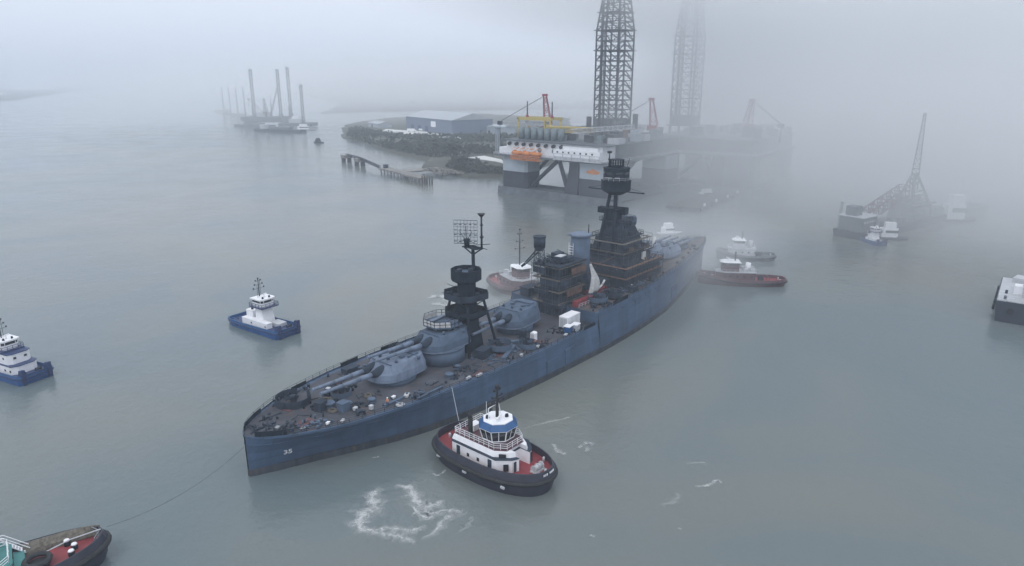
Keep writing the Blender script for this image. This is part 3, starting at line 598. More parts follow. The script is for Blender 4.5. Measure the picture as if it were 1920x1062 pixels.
for s, t, sx, sy, h, az in ((14.8, -1.6, 2.0, 1.6, 1.9, .3), (17.6, -4.8, 1.8, 1.7, 1.7, .1), (20.3, 3.6, 2.6, 1.2, .9, .5), (27, -9.4, 6.5, .5, .35, .02), (33.5, -11.8, 7.0, .4, .35, .06), (29.5, 9, 3, 2, 1.2, 0), (40.5, 9.5, 3.5, 1.6, 1.1, .1), (54.8, -6.6, 3.5, 2.4, 2.0, .2), (63.5, -5.6, 7.0, 1.0, .8, -.55), (59.6, -10.2, 8.5, .9, .8, .42), (69.8, -6.0, 1.4, 1.2, 2.2, 0), (66, 7.4, 4, 2.4, 2.1, 0), (83.4, 8.4, 2.6, 4, 2.1, 0)):
    z = zd(s); a = MB().box(s, t, z + h / 2, sx, sy, h, az); a.box(s, t, z + h + .05, sx + .14, sy + .14, .1, az)
    a.build('deck_locker', K['dark2' if int(s * 7) % 3 else 'grey'], ship)
for s, t, sx, sy in ((9.8, -3.8, 3.2, 2.1), (11.8, 3.6, 3.4, 1.7), (24, 7, 2, 2), (58.2, -9.8, 2.6, 3.0), (69.6, -11.2, 3.4, 2.2), (46.8, -12.4, 3.2, 1.0)):
    MB().box(s, t, zd(s) + .16, sx, sy, .16, .12 * (s % 3)).build('hatch_cover', K['hatchred'], ship)
rnd = random.Random(4)
for i in range(54):
    s = rnd.uniform(4, 88); wd = interp(DW, s) - 1.2; t = rnd.choice((-1, 1)) * rnd.uniform(.45, .95) * wd
    if abs(s - 35) < 9 and abs(t) < 5.5 or abs(s - 50) < 7 and abs(t) < 6 or abs(s - 76) < 8 and abs(t) < 5.6 or s > 83 and abs(t) < 7: continue
    k = rnd.random(); z = zd(s); a = MB()
    if k < .5: a.cyl(s, t, z, z + rnd.uniform(.4, 1.3), rnd.uniform(.12, .3), n=8); 
    elif k < .8: a.box(s, t, z + .25, rnd.uniform(.4, 1.4), rnd.uniform(.4, 1.0), .5, rnd.uniform(0, 3))
    else: a.rod((s, t, z + .15), (s + rnd.uniform(2, 5), t + rnd.uniform(-.6, .6), z + .15), .1)
    a.build('deck_fitting', K['dark2'], ship)
rnd = random.Random(9)
for i in range(40):
    s = rnd.uniform(92, 168); wd = interp(DW, s) - 1.0; t = rnd.choice((-1, 1)) * rnd.uniform(.55, .97) * wd
    z = zd(s); MB().box(s, t, z + .3, rnd.uniform(.5, 1.8), rnd.uniform(.4, 1.2), rnd.uniform(.6, 1.4), rnd.uniform(0, 3)).build('deck_fitting', K['dark2'], ship)
# hull number on the near end
def text_obj(name, body, size, m, parent, loc, rot, ext=.01):
    cu = bpy.data.curves.new(name, 'FONT'); cu.body = body; cu.size = size; cu.extrude = ext; cu.align_x = 'CENTER'; cu.align_y = 'CENTER'; cu.offset = .02 * size
    tmp = bpy.data.objects.new('tmp', cu); COL.objects.link(tmp); bpy.context.view_layer.update()
    me = bpy.data.meshes.new_from_object(tmp.evaluated_get(bpy.context.evaluated_depsgraph_get())); bpy.data.objects.remove(tmp)
    me.materials.clear(); me.materials.append(m)
    o = bpy.data.objects.new(name, me); COL.objects.link(o); o.parent = parent; o.location = loc; o.rotation_euler = rot; return o
num_z = 3.55
def side_y(s, z):
    k = (z - 1.3) / (zd(s) - 1.3); return interp(WW, s) + (interp(DW, s) - interp(WW, s)) * (k ** 1.5)
s_c = 6.0; slope = (side_y(s_c + 1, num_z) - side_y(s_c - 1, num_z)) / 2; flare = math.atan((side_y(s_c, num_z + .6) - side_y(s_c, num_z - .6)) / 1.2)
text_obj('hull_number', '35', 1.6, K['white'], ship, (s_c, -side_y(s_c, num_z) - .14, num_z), (R(90) + flare, 0, -math.atan(slope)))

# ---------------------------------------------------------------- tugs and workboats
def E(name, parent, loc=(0, 0, 0), rz=0):
    o = bpy.data.objects.new(name, None); COL.objects.link(o); o.parent = parent; o.location = loc; o.rotation_euler = (0, 0, rz); return o
def outline(L, B, bow=2.2, stern=2.6, n=40, cut=1.0):
    """plan outline of a tug: x forward; superellipse ends"""
    P = []
    for i in range(n):
        a = 6.28318 * i / n; c, s = math.cos(a), math.sin(a); p = bow if c > 0 else stern
        P.append((L / 2 * math.copysign(abs(c) ** (2 / p), c), B / 2 * math.copysign(abs(s) ** (2 / max(p, 2.2)), s)))
    return P
def win_row(mb_, p0, p1, z, h, n, frac=.72, th=.06, lean=0.0):
    p0, p1 = Vector(p0 + (0,)), Vector(p1 + (0,)); d = p1 - p0; L = d.length / n; az = math.atan2(d.y, d.x)
    for i in range(n):
        c = p0 + d * ((i + .5) / n); mb_.box(c.x, c.y, z, L * frac, th, h, az)
def house(parent, poly, z0, z1, m, top=None, name='deckhouse', roof=None, over=.2):
    h = MB().prism(poly, z0, z1, top).build(name, m, parent)
    if roof:
        cx = sum(p[0] for p in poly) / len(poly); cy = sum(p[1] for p in poly) / len(poly); t_ = top or poly
        rp = [(cx + (x - cx) * (1 + over / max(1, math.hypot(x - cx, y - cy))), cy + (y - cy) * (1 + over / max(1, math.hypot(x - cx, y - cy)))) for x, y in t_]
        MB().prism(rp, z1, z1 + .16).build('roof', roof, h)
    return h
def round_tug(name, loc, rz, label, L=31, B=12, hullm='tughull', deckm='reddeck', fb=2.1, sheer=1.0, group=None, ribs=True, fr_=.42):
    T_ = thing(name, loc, rz, label, 'tugboat', group)
    o = outline(L, B, 2.1, 2.9)
    def zz(x, base): return base + sheer * max(0, x / (L / 2)) ** 2 + .25 * max(0, -x / (L / 2)) ** 2
    MB().loft([[(x * .93, y * .88, -1.5) for x, y in o], [(x * .95, y * .92, 0) for x, y in o], [(x * .985, y * .98, fb * .5) for x, y in o], [(x, y, zz(x, fb)) for x, y in o]], cap1=False, smooth=True).build('hull', K[hullm], T_)
    # bulwark: leans in, open top
    bw = MB(); r = [[(x, y, zz(x, fb)) for x, y in o], [(x * .965, y * .93, zz(x, fb) + 1.05) for x, y in o], [(x * .95, y * .90, zz(x, fb) + 1.05) for x, y in o], [(x * .955, y * .915, zz(x, fb) - .35) for x, y in o]]
    bw.loft(r, False, False, smooth=False); bw.build('bulwark', K[hullm], T_)
    MB().loft([[(x * .97, y * .95, zz(x, fb) - .32) for x, y in o]] * 2, False, True).build('deck', K[deckm], T_)
    # rubber fender roll, with vertical ribs at the bow
    f = MB(); rings = []
    for k in range(8):
        a = 6.28318 * k / 8; rr = fr_
        rings.append([(x * (1 + (rr * math.cos(a) + .12) / (L / 2)), y * (1 + (rr * math.cos(a) + .12) / (B / 2)), zz(x, fb) - .4 + rr * math.sin(a) * 1.1) for x, y in o])
    rings.append(rings[0]); f.loft(rings, False, False, smooth=True)
    for i in range(len(o)):
        x, y = o[i]
        if ribs and abs(x) > L * .36: f.rod((x * 1.005, y * 1.005, .25), (x * 1.03, y * 1.035, zz(x, fb) - .4), .22, n=6)
    f.build('fender', K['black'], T_)
    return T_, zz, o
def mast(parent, x, y, z0, z1, m='dark', r=.16):
    a = MB(); a.rod((x, y, z0), (x, y, z1), r * 1.3, r * .7, 8)
    for k, wd in ((.45, 1.5), (.65, 1.1), (.85, .7)):
        z = z0 + (z1 - z0) * k; a.rod((x, y - wd, z), (x, y + wd, z), r * .4, n=5)
        for q in (-wd, wd): a.box(x, y + q, z + .18, .25, .25, .35)
    a.cyl(x, y, z1 - .3, z1 + .1, r * 1.6, r * 1.6, 8)
    a.build('mast', K[m], parent)
def winch(parent, x, y, z, m='dark2', s=1.0):
    a = MB(); a.rod((x, y - .9 * s, z + .7 * s), (x, y + .9 * s, z + .7 * s), .5 * s, n=12)
    for q in (-.95, 0, .95): a.rod((x, y + (q - .06) * s, z + .7 * s), (x, y + (q + .06) * s, z + .7 * s), .72 * s, n=14)
    a.box(x, y, z + .2 * s, 1.5 * s, 2.3 * s, .4 * s); a.build('winch', K[m], parent)

# --- the red-decked tug in the foreground
c = G(829, 822); d = G(1036, 918); mid = (c + d) / 2 + Vector((.2, -1.9, 0)); az = math.atan2(d.y - c.y, d.x - c.x)
TA, zz, oA = round_tug('tugboat', (mid.x, mid.y, 0), az, 'black-hulled tug with red decks, white deckhouse and blue-banded wheelhouse close under the battleship side', 27.6, 11.8, fb=2.6, sheer=.3, ribs=False, fr_=.36)
TA.scale = (.93, 1.10, 1.12)
# main house: long white box with a notch facing the near end, chamfered corners
hp = [(-7.6, -3.4), (-6.6, -4.1), (4.6, -4.1), (7.0, -2.4), (7.6, -1.3), (5.2, -1.3), (5.2, 1.3), (7.6, 1.3), (7.0, 2.4), (4.6, 4.1), (-6.6, 4.1), (-7.6, 3.4)]
h1 = house(TA, hp, 2.2, 4.6, K['white'])
hA = MB(); hA.prism([(x * 1.015, y * 1.02) for x, y in hp], 4.6, 4.72); hA.build('knuckle_line', K['dark2'], TA)
up = [(-7.2, -3.7), (3.6, -3.7), (6.3, -2.2), (6.9, -1.4), (4.9, -1.4), (4.9, 1.4), (6.9, 1.4), (6.3, 2.2), (3.6, 3.7), (-7.2, 3.7)]
house(TA, up, 4.72, 5.5, K['white'], [(x * .97, y * .93) for x, y in up], 'upper_deckhouse')
MB().prism([(-7.0, -3.2), (3.4, -3.2), (5.4, -2.0), (5.4, 2.0), (3.4, 3.2), (-7.0, 3.2)], 5.5, 5.58).build('upper_deck', K['maroon'], TA)
for i, (x, y, az_, ww, hh) in enumerate(((6.3, -3.2, .78, .9, 1.2), (3.2, -4.13, 0, .9, 1.8), (0.2, -4.13, 0, .55, .55), (-2.4, -4.13, 0, .55, .55), (-5.0, -4.13, 0, .9, 1.8), (7.33, -1.9, 1.57, .7, 1.7), (7.33, 1.9, 1.57, .7, 1.7), (3.2, 4.13, 0, .9, 1.8), (-1.4, 4.13, 0, .55, .55))):
    MB().box(x, y, 3.4, ww, .1, hh, az_).build('door' if hh > 1.5 else 'window', K['dark2'] if hh > 1.5 else K['glass'], h1)
MB().box(5.3, -3.05, 5.1, 1.3, .12, .6, .5).build('window', K['glass'], h1)
rl = MB().rail([(-7.0, -3.1, 5.58), (3.2, -3.1, 5.58), (5.3, -1.9, 5.58), (5.3, 1.9, 5.58), (3.2, 3.1, 5.58), (-7.0, 3.1, 5.58)], 1.1, 3, 1.3, .045, closed=True); rl.build('railing', K['white'], TA)
wb = octo(2.75, 8, 22.5, 1.15); wt = [(x * 1.2, y * 1.2) for x, y in wb]; wt2 = [(x * .94, y * .94) for x, y in wb]
wx = 1.0; sh = lambda P, dx=wx: [(x + dx, y) for x, y in P]
WH = house(TA, sh(wb), 5.58, 6.4, K['maroon'], name='wheelhouse')
MB().prism(sh(wb), 6.4, 8.3, sh(wt)).build('window', K['glass'], WH)
a = MB()
for i in range(8):
    p, q = wb[i], wb[(i + 1) % 8]; P, Q = wt[i], wt[(i + 1) % 8]
    for k in (0, .5): a.rod((wx + p[0] + (q[0] - p[0]) * k, p[1] + (q[1] - p[1]) * k, 6.38), (wx + P[0] + (Q[0] - P[0]) * k, P[1] + (Q[1] - P[1]) * k, 8.32), .07 if k else .1, n=4)
    a.rod((wx + p[0] * 1.01, p[1] * 1.01, 6.4), (wx + q[0] * 1.01, q[1] * 1.01, 6.4), .09, n=4); a.rod((wx + P[0], P[1], 8.3), (wx + Q[0], Q[1], 8.3), .09, n=4)
a.build('window_frame', K['white'], WH)
MB().prism(sh([(x * 1.03, y * 1.03) for x, y in wt]), 8.34, 9.2, sh(wt2)).build('blue_band', K['bluelt'], WH)
MB().prism(sh(wt2), 9.2, 9.32).build('roof', K['white'], WH)
mast(TA, .6, .2, 9.3, 14.6, 'black', .24)
a = MB(); a.box(1.9, -.6, 9.9, .25, 2.0, .22, .4); a.cyl(1.9, -.6, 9.3, 9.8, .12, n=8); a.build('radar', K['white'], TA)
for x, y in ((-.4, -1.2), (2.0, 1.2)): MB().cyl(x, y, 9.3, 9.75, .35, .3, 10).build('searchlight', K['dark'], TA)
a = MB(); a.rod((-.8, 1.2, 9.3), (-.8, 1.2, 11.2), .05); a.rod((-1.0, -.9, 9.3), (-1.0, -.9, 11.9), .05); a.path([(.2, -1.5, 9.3), (.2, -1.5, 11.2), (.2, .9, 11.4), (.2, 1.4, 9.3)], .09, 5); a.build('antenna', K['white'], TA)
for y in (-2.4, 2.4):
    a = MB(); a.rod((-3.6, y, 5.5), (-3.6, y, 9.0), .42, n=12); a.rod((-3.6, y, 8.9), (-4.2, y, 9.7), .36, n=10); a.build('exhaust_stack', K['black'], TA)
MB().box(-5.2, 0, 6.1, 1.6, 1.8, 1.0).build('locker', K['white'], TA)
winch(TA, 10.2, 0.6, zz(11, 2.5) - .3, 'dirtywhite'); winch(TA, -9.8, 0, zz(-10, 2.5) - .3, 'dark2')
for x, y in ((-11.4, -.8), (-11.4, .8), (11.9, -.8), (11.9, .8), (8.9, -3.6), (8.9, 3.6)): MB().cyl(x, y, zz(x, 2.5) - .3, zz(x, 2.5) + .55, .22, n=10).build('bollard', K['dirtywhite'], TA)
nb = MB()
for i in range(8):
    if i == 3: continue
    nb.box(13.55 - .012 * (i - 3.5) ** 2, (i - 3.5) * .33, zz(15, 2.5) + .62, .07, .2, .34, -.015 * (i - 3.5))
nb.build('name_lettering', K['white'], TA)
for i, (x, s) in enumerate(((-9.0, -1), (-1.0, -1), (8, -1))): 
    MB().box(x, s * 5.9 * (1 - (abs(x) / 14.1) ** 2.6) ** .4 - .35, 1.75, .9, .24, .35, .12 if x < -3 else 0).build('freeing_port', K['dirtywhite'], TA)

# --- tow bow entering at the bottom-left corner
bt = G(203, 1012, 2.5); hd = R(36); Lc = 28.6
TC, zzc, oc = round_tug('tugboat', (bt.x - math.cos(hd) * Lc / 2, bt.y - math.sin(hd) * Lc / 2, 0), hd, 'dark tug at the bottom-left corner with matting and three white bollards on its red foredeck', Lc, 10.6, fb=2.5, sheer=.9, ribs=False)
a = MB(); n = 16
pt = [(4.0 + 9.6 * i / n) for i in range(n + 1)]
def cy(x): return 4.85 * (1 - (abs(x) / 14.5) ** 2.1) ** .48
a.loft([[(x, cy(x) * .93, zzc(x, 2.7) - .3), (x, cy(x) * .93, zzc(x, 2.7) + .9), (x, cy(x) * .93 - .5, zzc(x, 2.7) + 1.1), (x, cy(x) * .55 + .1, zzc(x, 2.7) + .35), (x, cy(x) * .5, zzc(x, 2.7) - .3)] for x in pt]); a.build('fibre_matting', K['fibre'], TC)
for x, y in ((9.3, 1.5), (10.1, -.2), (9.6, -1.6)):
    b_ = MB().cyl(x, y, zzc(x, 2.7) - .3, zzc(x, 2.7) + .5, .42, n=12); b_.build('bollard', K['dark'], TC); MB().cyl(x, y, zzc(x, 2.7) + .5, zzc(x, 2.7) + .68, .44, .34, 14).build('bollard_cap', K['white'], TC)
a = MB(); rr2 = []
for i in range(9):
    q = 6.28318 * i / 8; rr2.append([(5.6 + (1.5 + .38 * math.cos(q)) * math.cos(6.28318 * j / 24), -1.4 + (1.5 + .38 * math.cos(q)) * math.sin(6.28318 * j / 24), 3.3 + .38 * math.sin(q) + .45) for j in range(24)])
a.loft(rr2, False, False, smooth=True); a.cyl(5.6, -1.4, 2.6, 3.3, 1.4, n=20); a.build('winch_drum', K['black'], TC)
MB().path([(6.6, -.4, 4.0), (9.8, .5, 4.2), (13.6, .0, 4.6)], .09, 5).build('towing_wire', K['dirtywhite'], TC)
h = house(TC, [(-9, -3.8), (1.6, -3.8), (2.8, -2.4), (2.8, 2.4), (1.6, 3.8), (-9, 3.8)], 2.4, 5.0, K['white'], roof=K['teal'])
for y in (-2, 0, 2): MB().box(2.83, y * .9, 3.9, .1, .8, .8).build('window', K['glass'], h)
MB().prism([(2.9, -2.2), (4.2, -1.6), (4.2, 2.6), (2.9, 3.0)], 2.4, 3.5).build('teal_locker', K['teal'], TC)
hw = house(TC, [(-5.0, -2.4), (-.6, -2.4), (.4, -1.4), (.4, 1.4), (-.6, 2.4), (-5.0, 2.4)], 5.1, 6.2, K['white'], name='wheelhouse')
MB().prism([(-5.0, -2.4), (-.6, -2.4), (.4, -1.4), (.4, 1.4), (-.6, 2.4), (-5.0, 2.4)], 6.2, 7.6, [(-5.2, -2.6), (-.5, -2.6), (.7, -1.5), (.7, 1.5), (-.5, 2.6), (-5.2, 2.6)]).build('window', K['glass'], hw)
MB().prism([(-5.4, -2.8), (-.4, -2.8), (.9, -1.6), (.9, 1.6), (-.4, 2.8), (-5.4, 2.8)], 7.6, 7.85).build('roof', K['white'], hw)
a = MB()
for y in (2.7, 3.6): a.path([(.8, y, 5.2), (2.2, y, 5.3), (4.4, y, 3.0)], .09, 5); a.path([(.8, y, 6.3), (2.2, y, 6.3), (4.9, y, 3.6)], .07, 5)
for i in range(7): a.box(2.4 + i * .3, 3.15, 5.1 - i * .3, .25, .9, .05)
a.build('stairway', K['white'], TC)
MB().rail([(-8.8, 3.6, 5.2), (1.4, 3.6, 5.2), (2.6, 2.2, 5.2), (2.6, -2.2, 5.2), (1.4, -3.6, 5.2), (-8.8, -3.6, 5.2)], 1.1, 3, 1.3, .05).build('railing', K['white'], TC)
a = MB(); a.box(7.3, 3.6, zzc(7, 2.7) + .3, .5, .5, .8); a.build('vent', K['white'], TC); a = MB(); a.box(5.6, 4.3, zzc(6, 2.7) + .3, .5, .5, .8); a.build('vent', K['white'], TC)
MB().rail([(12.6, -1.6, zzc(13, 2.7)), (13.4, 0, zzc(13, 2.7)), (12.6, 1.6, zzc(13, 2.7))], 1.0, 2, .9, .07).build('staple_rail', K['steel'], TC)
mast(TC, -3.5, 0, 7.8, 12.5, 'white')

# --- blue pushboats: square push bow with two knees, pedestal wheelhouse
def pushboat(loc, rz, label, L=21.3, B=7.6, tall=True, s=1.0, hullm='blue', grp=None, kneez=3.6):
    T_ = thing('pushboat', loc, rz, label, 'pushboat', grp)
    o = [(-L / 2, -B * .36), (-L * .40, -B * .47), (-L * .2, -B / 2), (L / 2 - .6, -B / 2), (L / 2, -B / 2 + .5), (L / 2, B / 2 - .5), (L / 2 - .6, B / 2), (-L * .2, B / 2), (-L * .40, B * .47), (-L / 2, B * .36)]
    MB().loft([[(x * .96, y * .93, -1.2) for x, y in o], [(x * .985, y * .97, .3) for x, y in o], [(x, y, 1.35 + .5 * max(0, x / L * 2) ** 2) for x, y in o]], cap1=False).build('hull', K[hullm], T_)
    bz = lambda x: 1.35 + .5 * max(0, x / L * 2) ** 2
    bw = MB().loft([[(x, y, bz(x)) for x, y in o], [(x * .995, y * .99, bz(x) + .6) for x, y in o], [(x * .98, y * .955, bz(x) + .6) for x, y in o], [(x * .98, y * .955, bz(x) - .15) for x, y in o]], False, False); bw.build('bulwark', K['bluelt' if hullm == 'blue' else hullm], T_)
    MB().loft([[(x * .985, y * .96, bz(x) - .1) for x, y in o]] * 2, False, True).build('deck', K['bluedk' if hullm == 'blue' else 'dark2'], T_)
    f = MB().path([(x * 1.005, y * 1.01, bz(x) - .15) for x, y in o + o[:1]], .16, 6); f.build('fender', K['bluedk'], T_)
    for y in (-B * .36, B * .36):
        k = MB(); k.loft([[(L / 2 - 1.6, y - .45, 1.2), (L / 2 + .25, y - .45, .1), (L / 2 + .25, y + .45, .1), (L / 2 - 1.6, y + .45, 1.2)], [(L / 2 - .9, y - .4, kneez), (L / 2 + .3, y - .4, kneez + .2), (L / 2 + .3, y + .4, kneez + .2), (L / 2 - .9, y + .4, kneez)]]); k.build('push_knee', K['bluedk'], T_)
    for z in (.9, 1.7, 2.5): MB().rod((L / 2 + .2, -B * .36, z), (L / 2 + .2, B * .36, z), .12, n=6).build('bow_rail', K['bluedk'], T_)
    if tall:
        h = house(T_, [(-L * .22, -B * .34), (L * .25, -B * .34), (L * .25, -B * .12), (-L * .22, -B * .12)], 1.3, 2.9, K['white'], roof=K['white'], over=.1)
        for x in (-3.2, -.4, 2.4, 5): MB().cyl(x, 0, 0, .08, .22, n=10).build('porthole', K['glass'], h); o_ = COL.objects[-1]; o_.rotation_euler = (R(90), 0, 0); o_.location = (x, -B * .34, 2.2)
        house(T_, [(-L * .25, -B * .1), (-L * .12, -B * .1), (-L * .12, B * .34), (-L * .25, B * .34)], 1.3, 4.6, K['white'], name='engine_casing')
        house(T_, [(L * .14, B * .0), (L * .32, B * .0), (L * .30, B * .34), (L * .14, B * .34)], 1.3, 2.5, K['dirtywhite'], name='deck_box')
        pd = MB().prism([(-1.3, -.9), (2.4, -1.1), (2.4, 2.3), (-1.3, 2.1)], 1.3, 6.4, [(-1.0, -.9), (1.7, -1.0), (1.7, 1.9), (-1.0, 1.8)]); pd.build('pedestal', K['white'], T_)
        cx, cy_ = .4, .5
    else:
        h = house(T_, [(-L * .36, -B * .36), (L * .30, -B * .36), (L * .34, -B * .2), (L * .34, B * .2), (L * .30, B * .36), (-L * .36, B * .36)], 1.3, 3.6, K['white'], roof=K['bluedk'])
        for x in (-5, -2.5, 0, 2.5, 5, 7): 
            for sg in (-1, 1): MB().box(x, sg * B * .362, 2.5, .5, .08, .5).build('window', K['glass'], h)
        h = house(T_, [(-L * .28, -B * .32), (L * .24, -B * .32), (L * .27, -B * .2), (L * .27, B * .2), (L * .24, B * .32), (-L * .28, B * .32)], 3.76, 6.2, K['white'], roof=K['bluedk'], name='upper_deckhouse')
        for x in (-4, -1, 2, 4.5):
            for sg in (-1, 1): MB().box(x, sg * B * .322, 5.2, .5, .08, .5).build('window', K['glass'], h)
        for y in (-1.2, 1.2): MB().box(L * .272, y, 5.2, .08, .6, .5).build('window', K['glass'], h)
        cx, cy_ = L * .06, 0
    wz = 6.4
    MB().prism([(cx - 2.4, cy_ - 2.5), (cx + 2.9, cy_ - 2.5), (cx + 2.9, cy_ + 2.5), (cx - 2.4, cy_ + 2.5)], wz, wz + .2).build('bridge_deck', K['bluedk'], T_)
    wp = [(cx - 1.7, cy_ - 1.9), (cx + 1.6, cy_ - 1.9), (cx + 2.0, cy_ - 1.2), (cx + 2.0, cy_ + 1.2), (cx + 1.6, cy_ + 1.9), (cx - 1.7, cy_ + 1.9)]
    W2 = house(T_, wp, wz + .2, wz + 1.35, K['white'], name='wheelhouse')
    MB().prism([(cx + (x - cx) * .985, cy_ + (y - cy_) * .985) for x, y in wp], wz + 1.35, wz + 2.15).build('window', K['glass'], W2)
    a = MB()
    for x, y in wp: a.rod((x, y, wz + 1.3), (x, y, wz + 2.2), .09, n=4)
    a.build('window_frame', K['white'], W2)
    MB().prism([(cx + (x - cx) * 1.2, cy_ + (y - cy_) * 1.2) for x, y in wp], wz + 2.15, wz + 2.5).build('roof', K['white'], W2)
    MB().rail([(cx - 2.3, cy_ - 2.4, wz + .2), (cx + 2.8, cy_ - 2.4, wz + .2), (cx + 2.8, cy_ + 2.4, wz + .2), (cx - 2.3, cy_ + 2.4, wz + .2)], 1, 2, 1.2, .05, closed=True).build('railing', K['bluedk'], T_)
    mast(T_, cx - 1.2, cy_, wz + 2.4, wz + 7.6, 'dark2', .12)
    a = MB(); a.rod((cx - 1.9, cy_ + .9, wz + 2.4), (cx - 1.9, cy_ + .9, wz + 6.8), .05); a.rod((cx - .4, cy_ - 1.0, wz + 2.4), (cx - .4, cy_ - 1.0, wz + 5.6), .05); a.build('whip_antenna', K['dark2'], T_)
    a = MB(); a.box(cx + .4, cy_ + .2, wz + 3.3, .25, 1.9, .2, .3); a.cyl(cx + .4, cy_ + .2, wz + 2.5, wz + 3.2, .14, n=8); a.build('radar', K['white'], T_)
    for y in (-1, .9): MB().cyl(cx + 1.5, cy_ + y, wz + 2.5, wz + 3.0, .26, .22, 8).build('searchlight', K['dark'], T_)
    for y in (.2, 1.8) if tall else (-1.6, 1.6):
        x_ = -4.0 if tall else -6.2
        MB().rod((x_, y, 3.0 if tall else 6), (x_, y, 6.0 if tall else 8.6), .3, n=10).build('exhaust_stack', K['black'], T_)
    winch(T_, L * .40, B * .22, bz(L * .4) - .1, 'dark2', .6); winch(T_, L * .40, -B * .22, bz(L * .4) - .1, 'dark2', .6)
    a = MB().rail([(-L * .44, -B * .4, bz(0) + .5), (-L * .2, -B * .46, bz(0) + .5)], .5, 1, 1.5, .05); a.build('stern_rail', K['bluelt'], T_)
    return T_
p0, p1, p2 = G(430, 608), G(518, 637), G(564, 628)
az = math.atan2(p1.y - p0.y, p1.x - p0.x); nrm = Vector((-math.sin(az), math.cos(az), 0)); mid = (p0 + p1) / 2 + nrm * 3.6
b1t = pushboat((mid.x, mid.y, 0), az, 'small blue pushboat with tall white wheelhouse, alone on open water left of the battleship')
b1t.scale = (1.12, 1.12, 1.04)
p1, p2 = G(45, 725), G(100, 705); az = math.atan2(p2.y - p1.y, p2.x - p1.x) - R(90); fw = Vector((math.cos(az), math.sin(az), 0)); mid = (p1 + p2) / 2 - fw * 12.2
pushboat((mid.x, mid.y, 0), az, 'three-storey blue and white pushboat cut by the left edge of the picture', 24, 8.2, tall=False)

# --- harbour tug with raised bow and low working stern
def harbour_tug(loc, rz, label, L=31, B=9.5, hullm='maroon', housem='maroon', topm='white', mast_h=20, deckm='reddeck', boxes=True, hl=0.0):
    T_ = thing('tugboat', loc, rz, label, 'tugboat')
    o = outline(L, B, 1.75, 2.8, 36)
    def zb(x): k = x / (L / 2); return 1.3 + (1.9 * max(0, k) ** 1.5) + .3 * max(0, -k) ** 2
    MB().loft([[(x * .9, y * .82, -1.5) for x, y in o], [(x * .95, y * .9, 0) for x, y in o], [(x, y, zb(x)) for x, y in o]], cap1=False, smooth=True).build('hull', K[hullm], T_)
    MB().loft([[(x, y, zb(x)) for x, y in o], [(x * .985, y * .97, zb(x) + .9) for x, y in o], [(x * .96, y * .92, zb(x) + .9) for x, y in o], [(x * .96, y * .93, zb(x) - .3) for x, y in o]], False, False).build('bulwark', K[hullm], T_)
    MB().loft([[(x * .97, y * .95, zb(x) - .2) for x, y in o]] * 2, False, True).build('deck', K[deckm], T_)
    MB().path([(x * 1.01, y * 1.02, zb(x) - .1) for x, y in o + o[:1]], .26, 6).build('fender', K['black'], T_)
    hp = [(-L * .14, -B * .30), (L * .18, -B * .34), (L * .29, -B * .18), (L * .29, B * .18), (L * .18, B * .34), (-L * .14, B * .30)]
    h = house(T_, hp, 1.2, 4.4, K[housem], roof=K['dirtywhite'], over=.35)
    for x in (-3, -.6, 1.8, 4.2):
        for sg in (-1, 1): MB().box(x, sg * (B * .32 + .12), 3.2, .6, .3, .6).build('window', K['glass'], h)
    MB().rail([(x * 1.04, y * 1.06, 4.55) for x, y in hp], 1.0, 2, 1.4, .05, closed=True).build('railing', K['dirtywhite'], T_)
    wp = [(L * .04, -2.1), (L * .18, -2.1), (L * .225, -1.2), (L * .225, 1.2), (L * .18, 2.1), (L * .04, 2.1)]
    W2 = house(T_, wp, 4.55, 6.6, K[housem], name='wheelhouse')
    cx = L * .13
    MB().prism([(cx + (x - cx) * 1.01, y * 1.01) for x, y in wp], 6.6, 7.7).build('window', K['glass'], W2)
    a = MB()
    for p, q in zip(wp, wp[1:] + wp[:1]):
        for k in (0, .5): a.rod((p[0] + (q[0] - p[0]) * k, (p[1] + (q[1] - p[1]) * k) * 1.02, 6.5), (p[0] + (q[0] - p[0]) * k, (p[1] + (q[1] - p[1]) * k) * 1.02, 7.8), .1, n=4)
    a.build('window_frame', K[housem], W2)
    MB().prism([(cx + (x - cx) * 1.22, y * 1.2) for x, y in wp], 7.7, 8.1, [(cx + (x - cx) * 1.05, y * 1.02) for x, y in wp]).build('roof', K[topm], W2)
    mast(T_, L * .08, 0, 8.1, mast_h, 'lattice', .2)
    a = MB(); a.box(L * .16, .2, 9.0, .3, 2.0, .22, .5); a.cyl(L * .16, .2, 8.1, 8.9, .14, n=8); a.build('radar', K['white'], T_)
    a = MB().rod((-L * .06, 0, 4.5), (-L * .07, 0, 7.4), .95, .85, 14); a.build('funnel', K[topm if boxes else housem], T_)
    if boxes:
        for x, y in ((-1.0, -1.7), (-1.0, 1.7), (-3.4, -1.4), (-3.4, 1.5)): MB().box(x, y, 5.1, 1.4, 1.1, 1.1).build('raft_canister', K['dirtywhite'], T_)
    winch(T_, -L * .22, 0, 1.2, 'dark2', 1.1); winch(T_, L * .36, 0, zb(L * .36) - .2, 'dark2', .8)
    MB().path([(-L * .30, -2.2, 1.2), (-L * .30, -2.2, 2.6), (-L * .30, 2.2, 2.6), (-L * .30, 2.2, 1.2)], .16, 6).build('towing_bow', K[hullm], T_)
    for x, y in ((-L * .42, -1.2), (-L * .42, 1.2), (L * .41, 0)): MB().cyl(x, y, zb(x) - .2, zb(x) + .7, .22, n=8).build('bollard', K['dirtywhite'], T_)
    return T_
a0, a1 = G(1306, 532), G(1480, 538); mid = (a0 + a1) / 2 + Vector((0, 2.5, 0))
harbour_tug((mid.x, mid.y, 0), math.atan2(a0.y - a1.y, a0.x - a1.x), 'maroon tug with low stern, nearer of the two tugs right of the misty battleship end', 30.5, 9.4, mast_h=11)
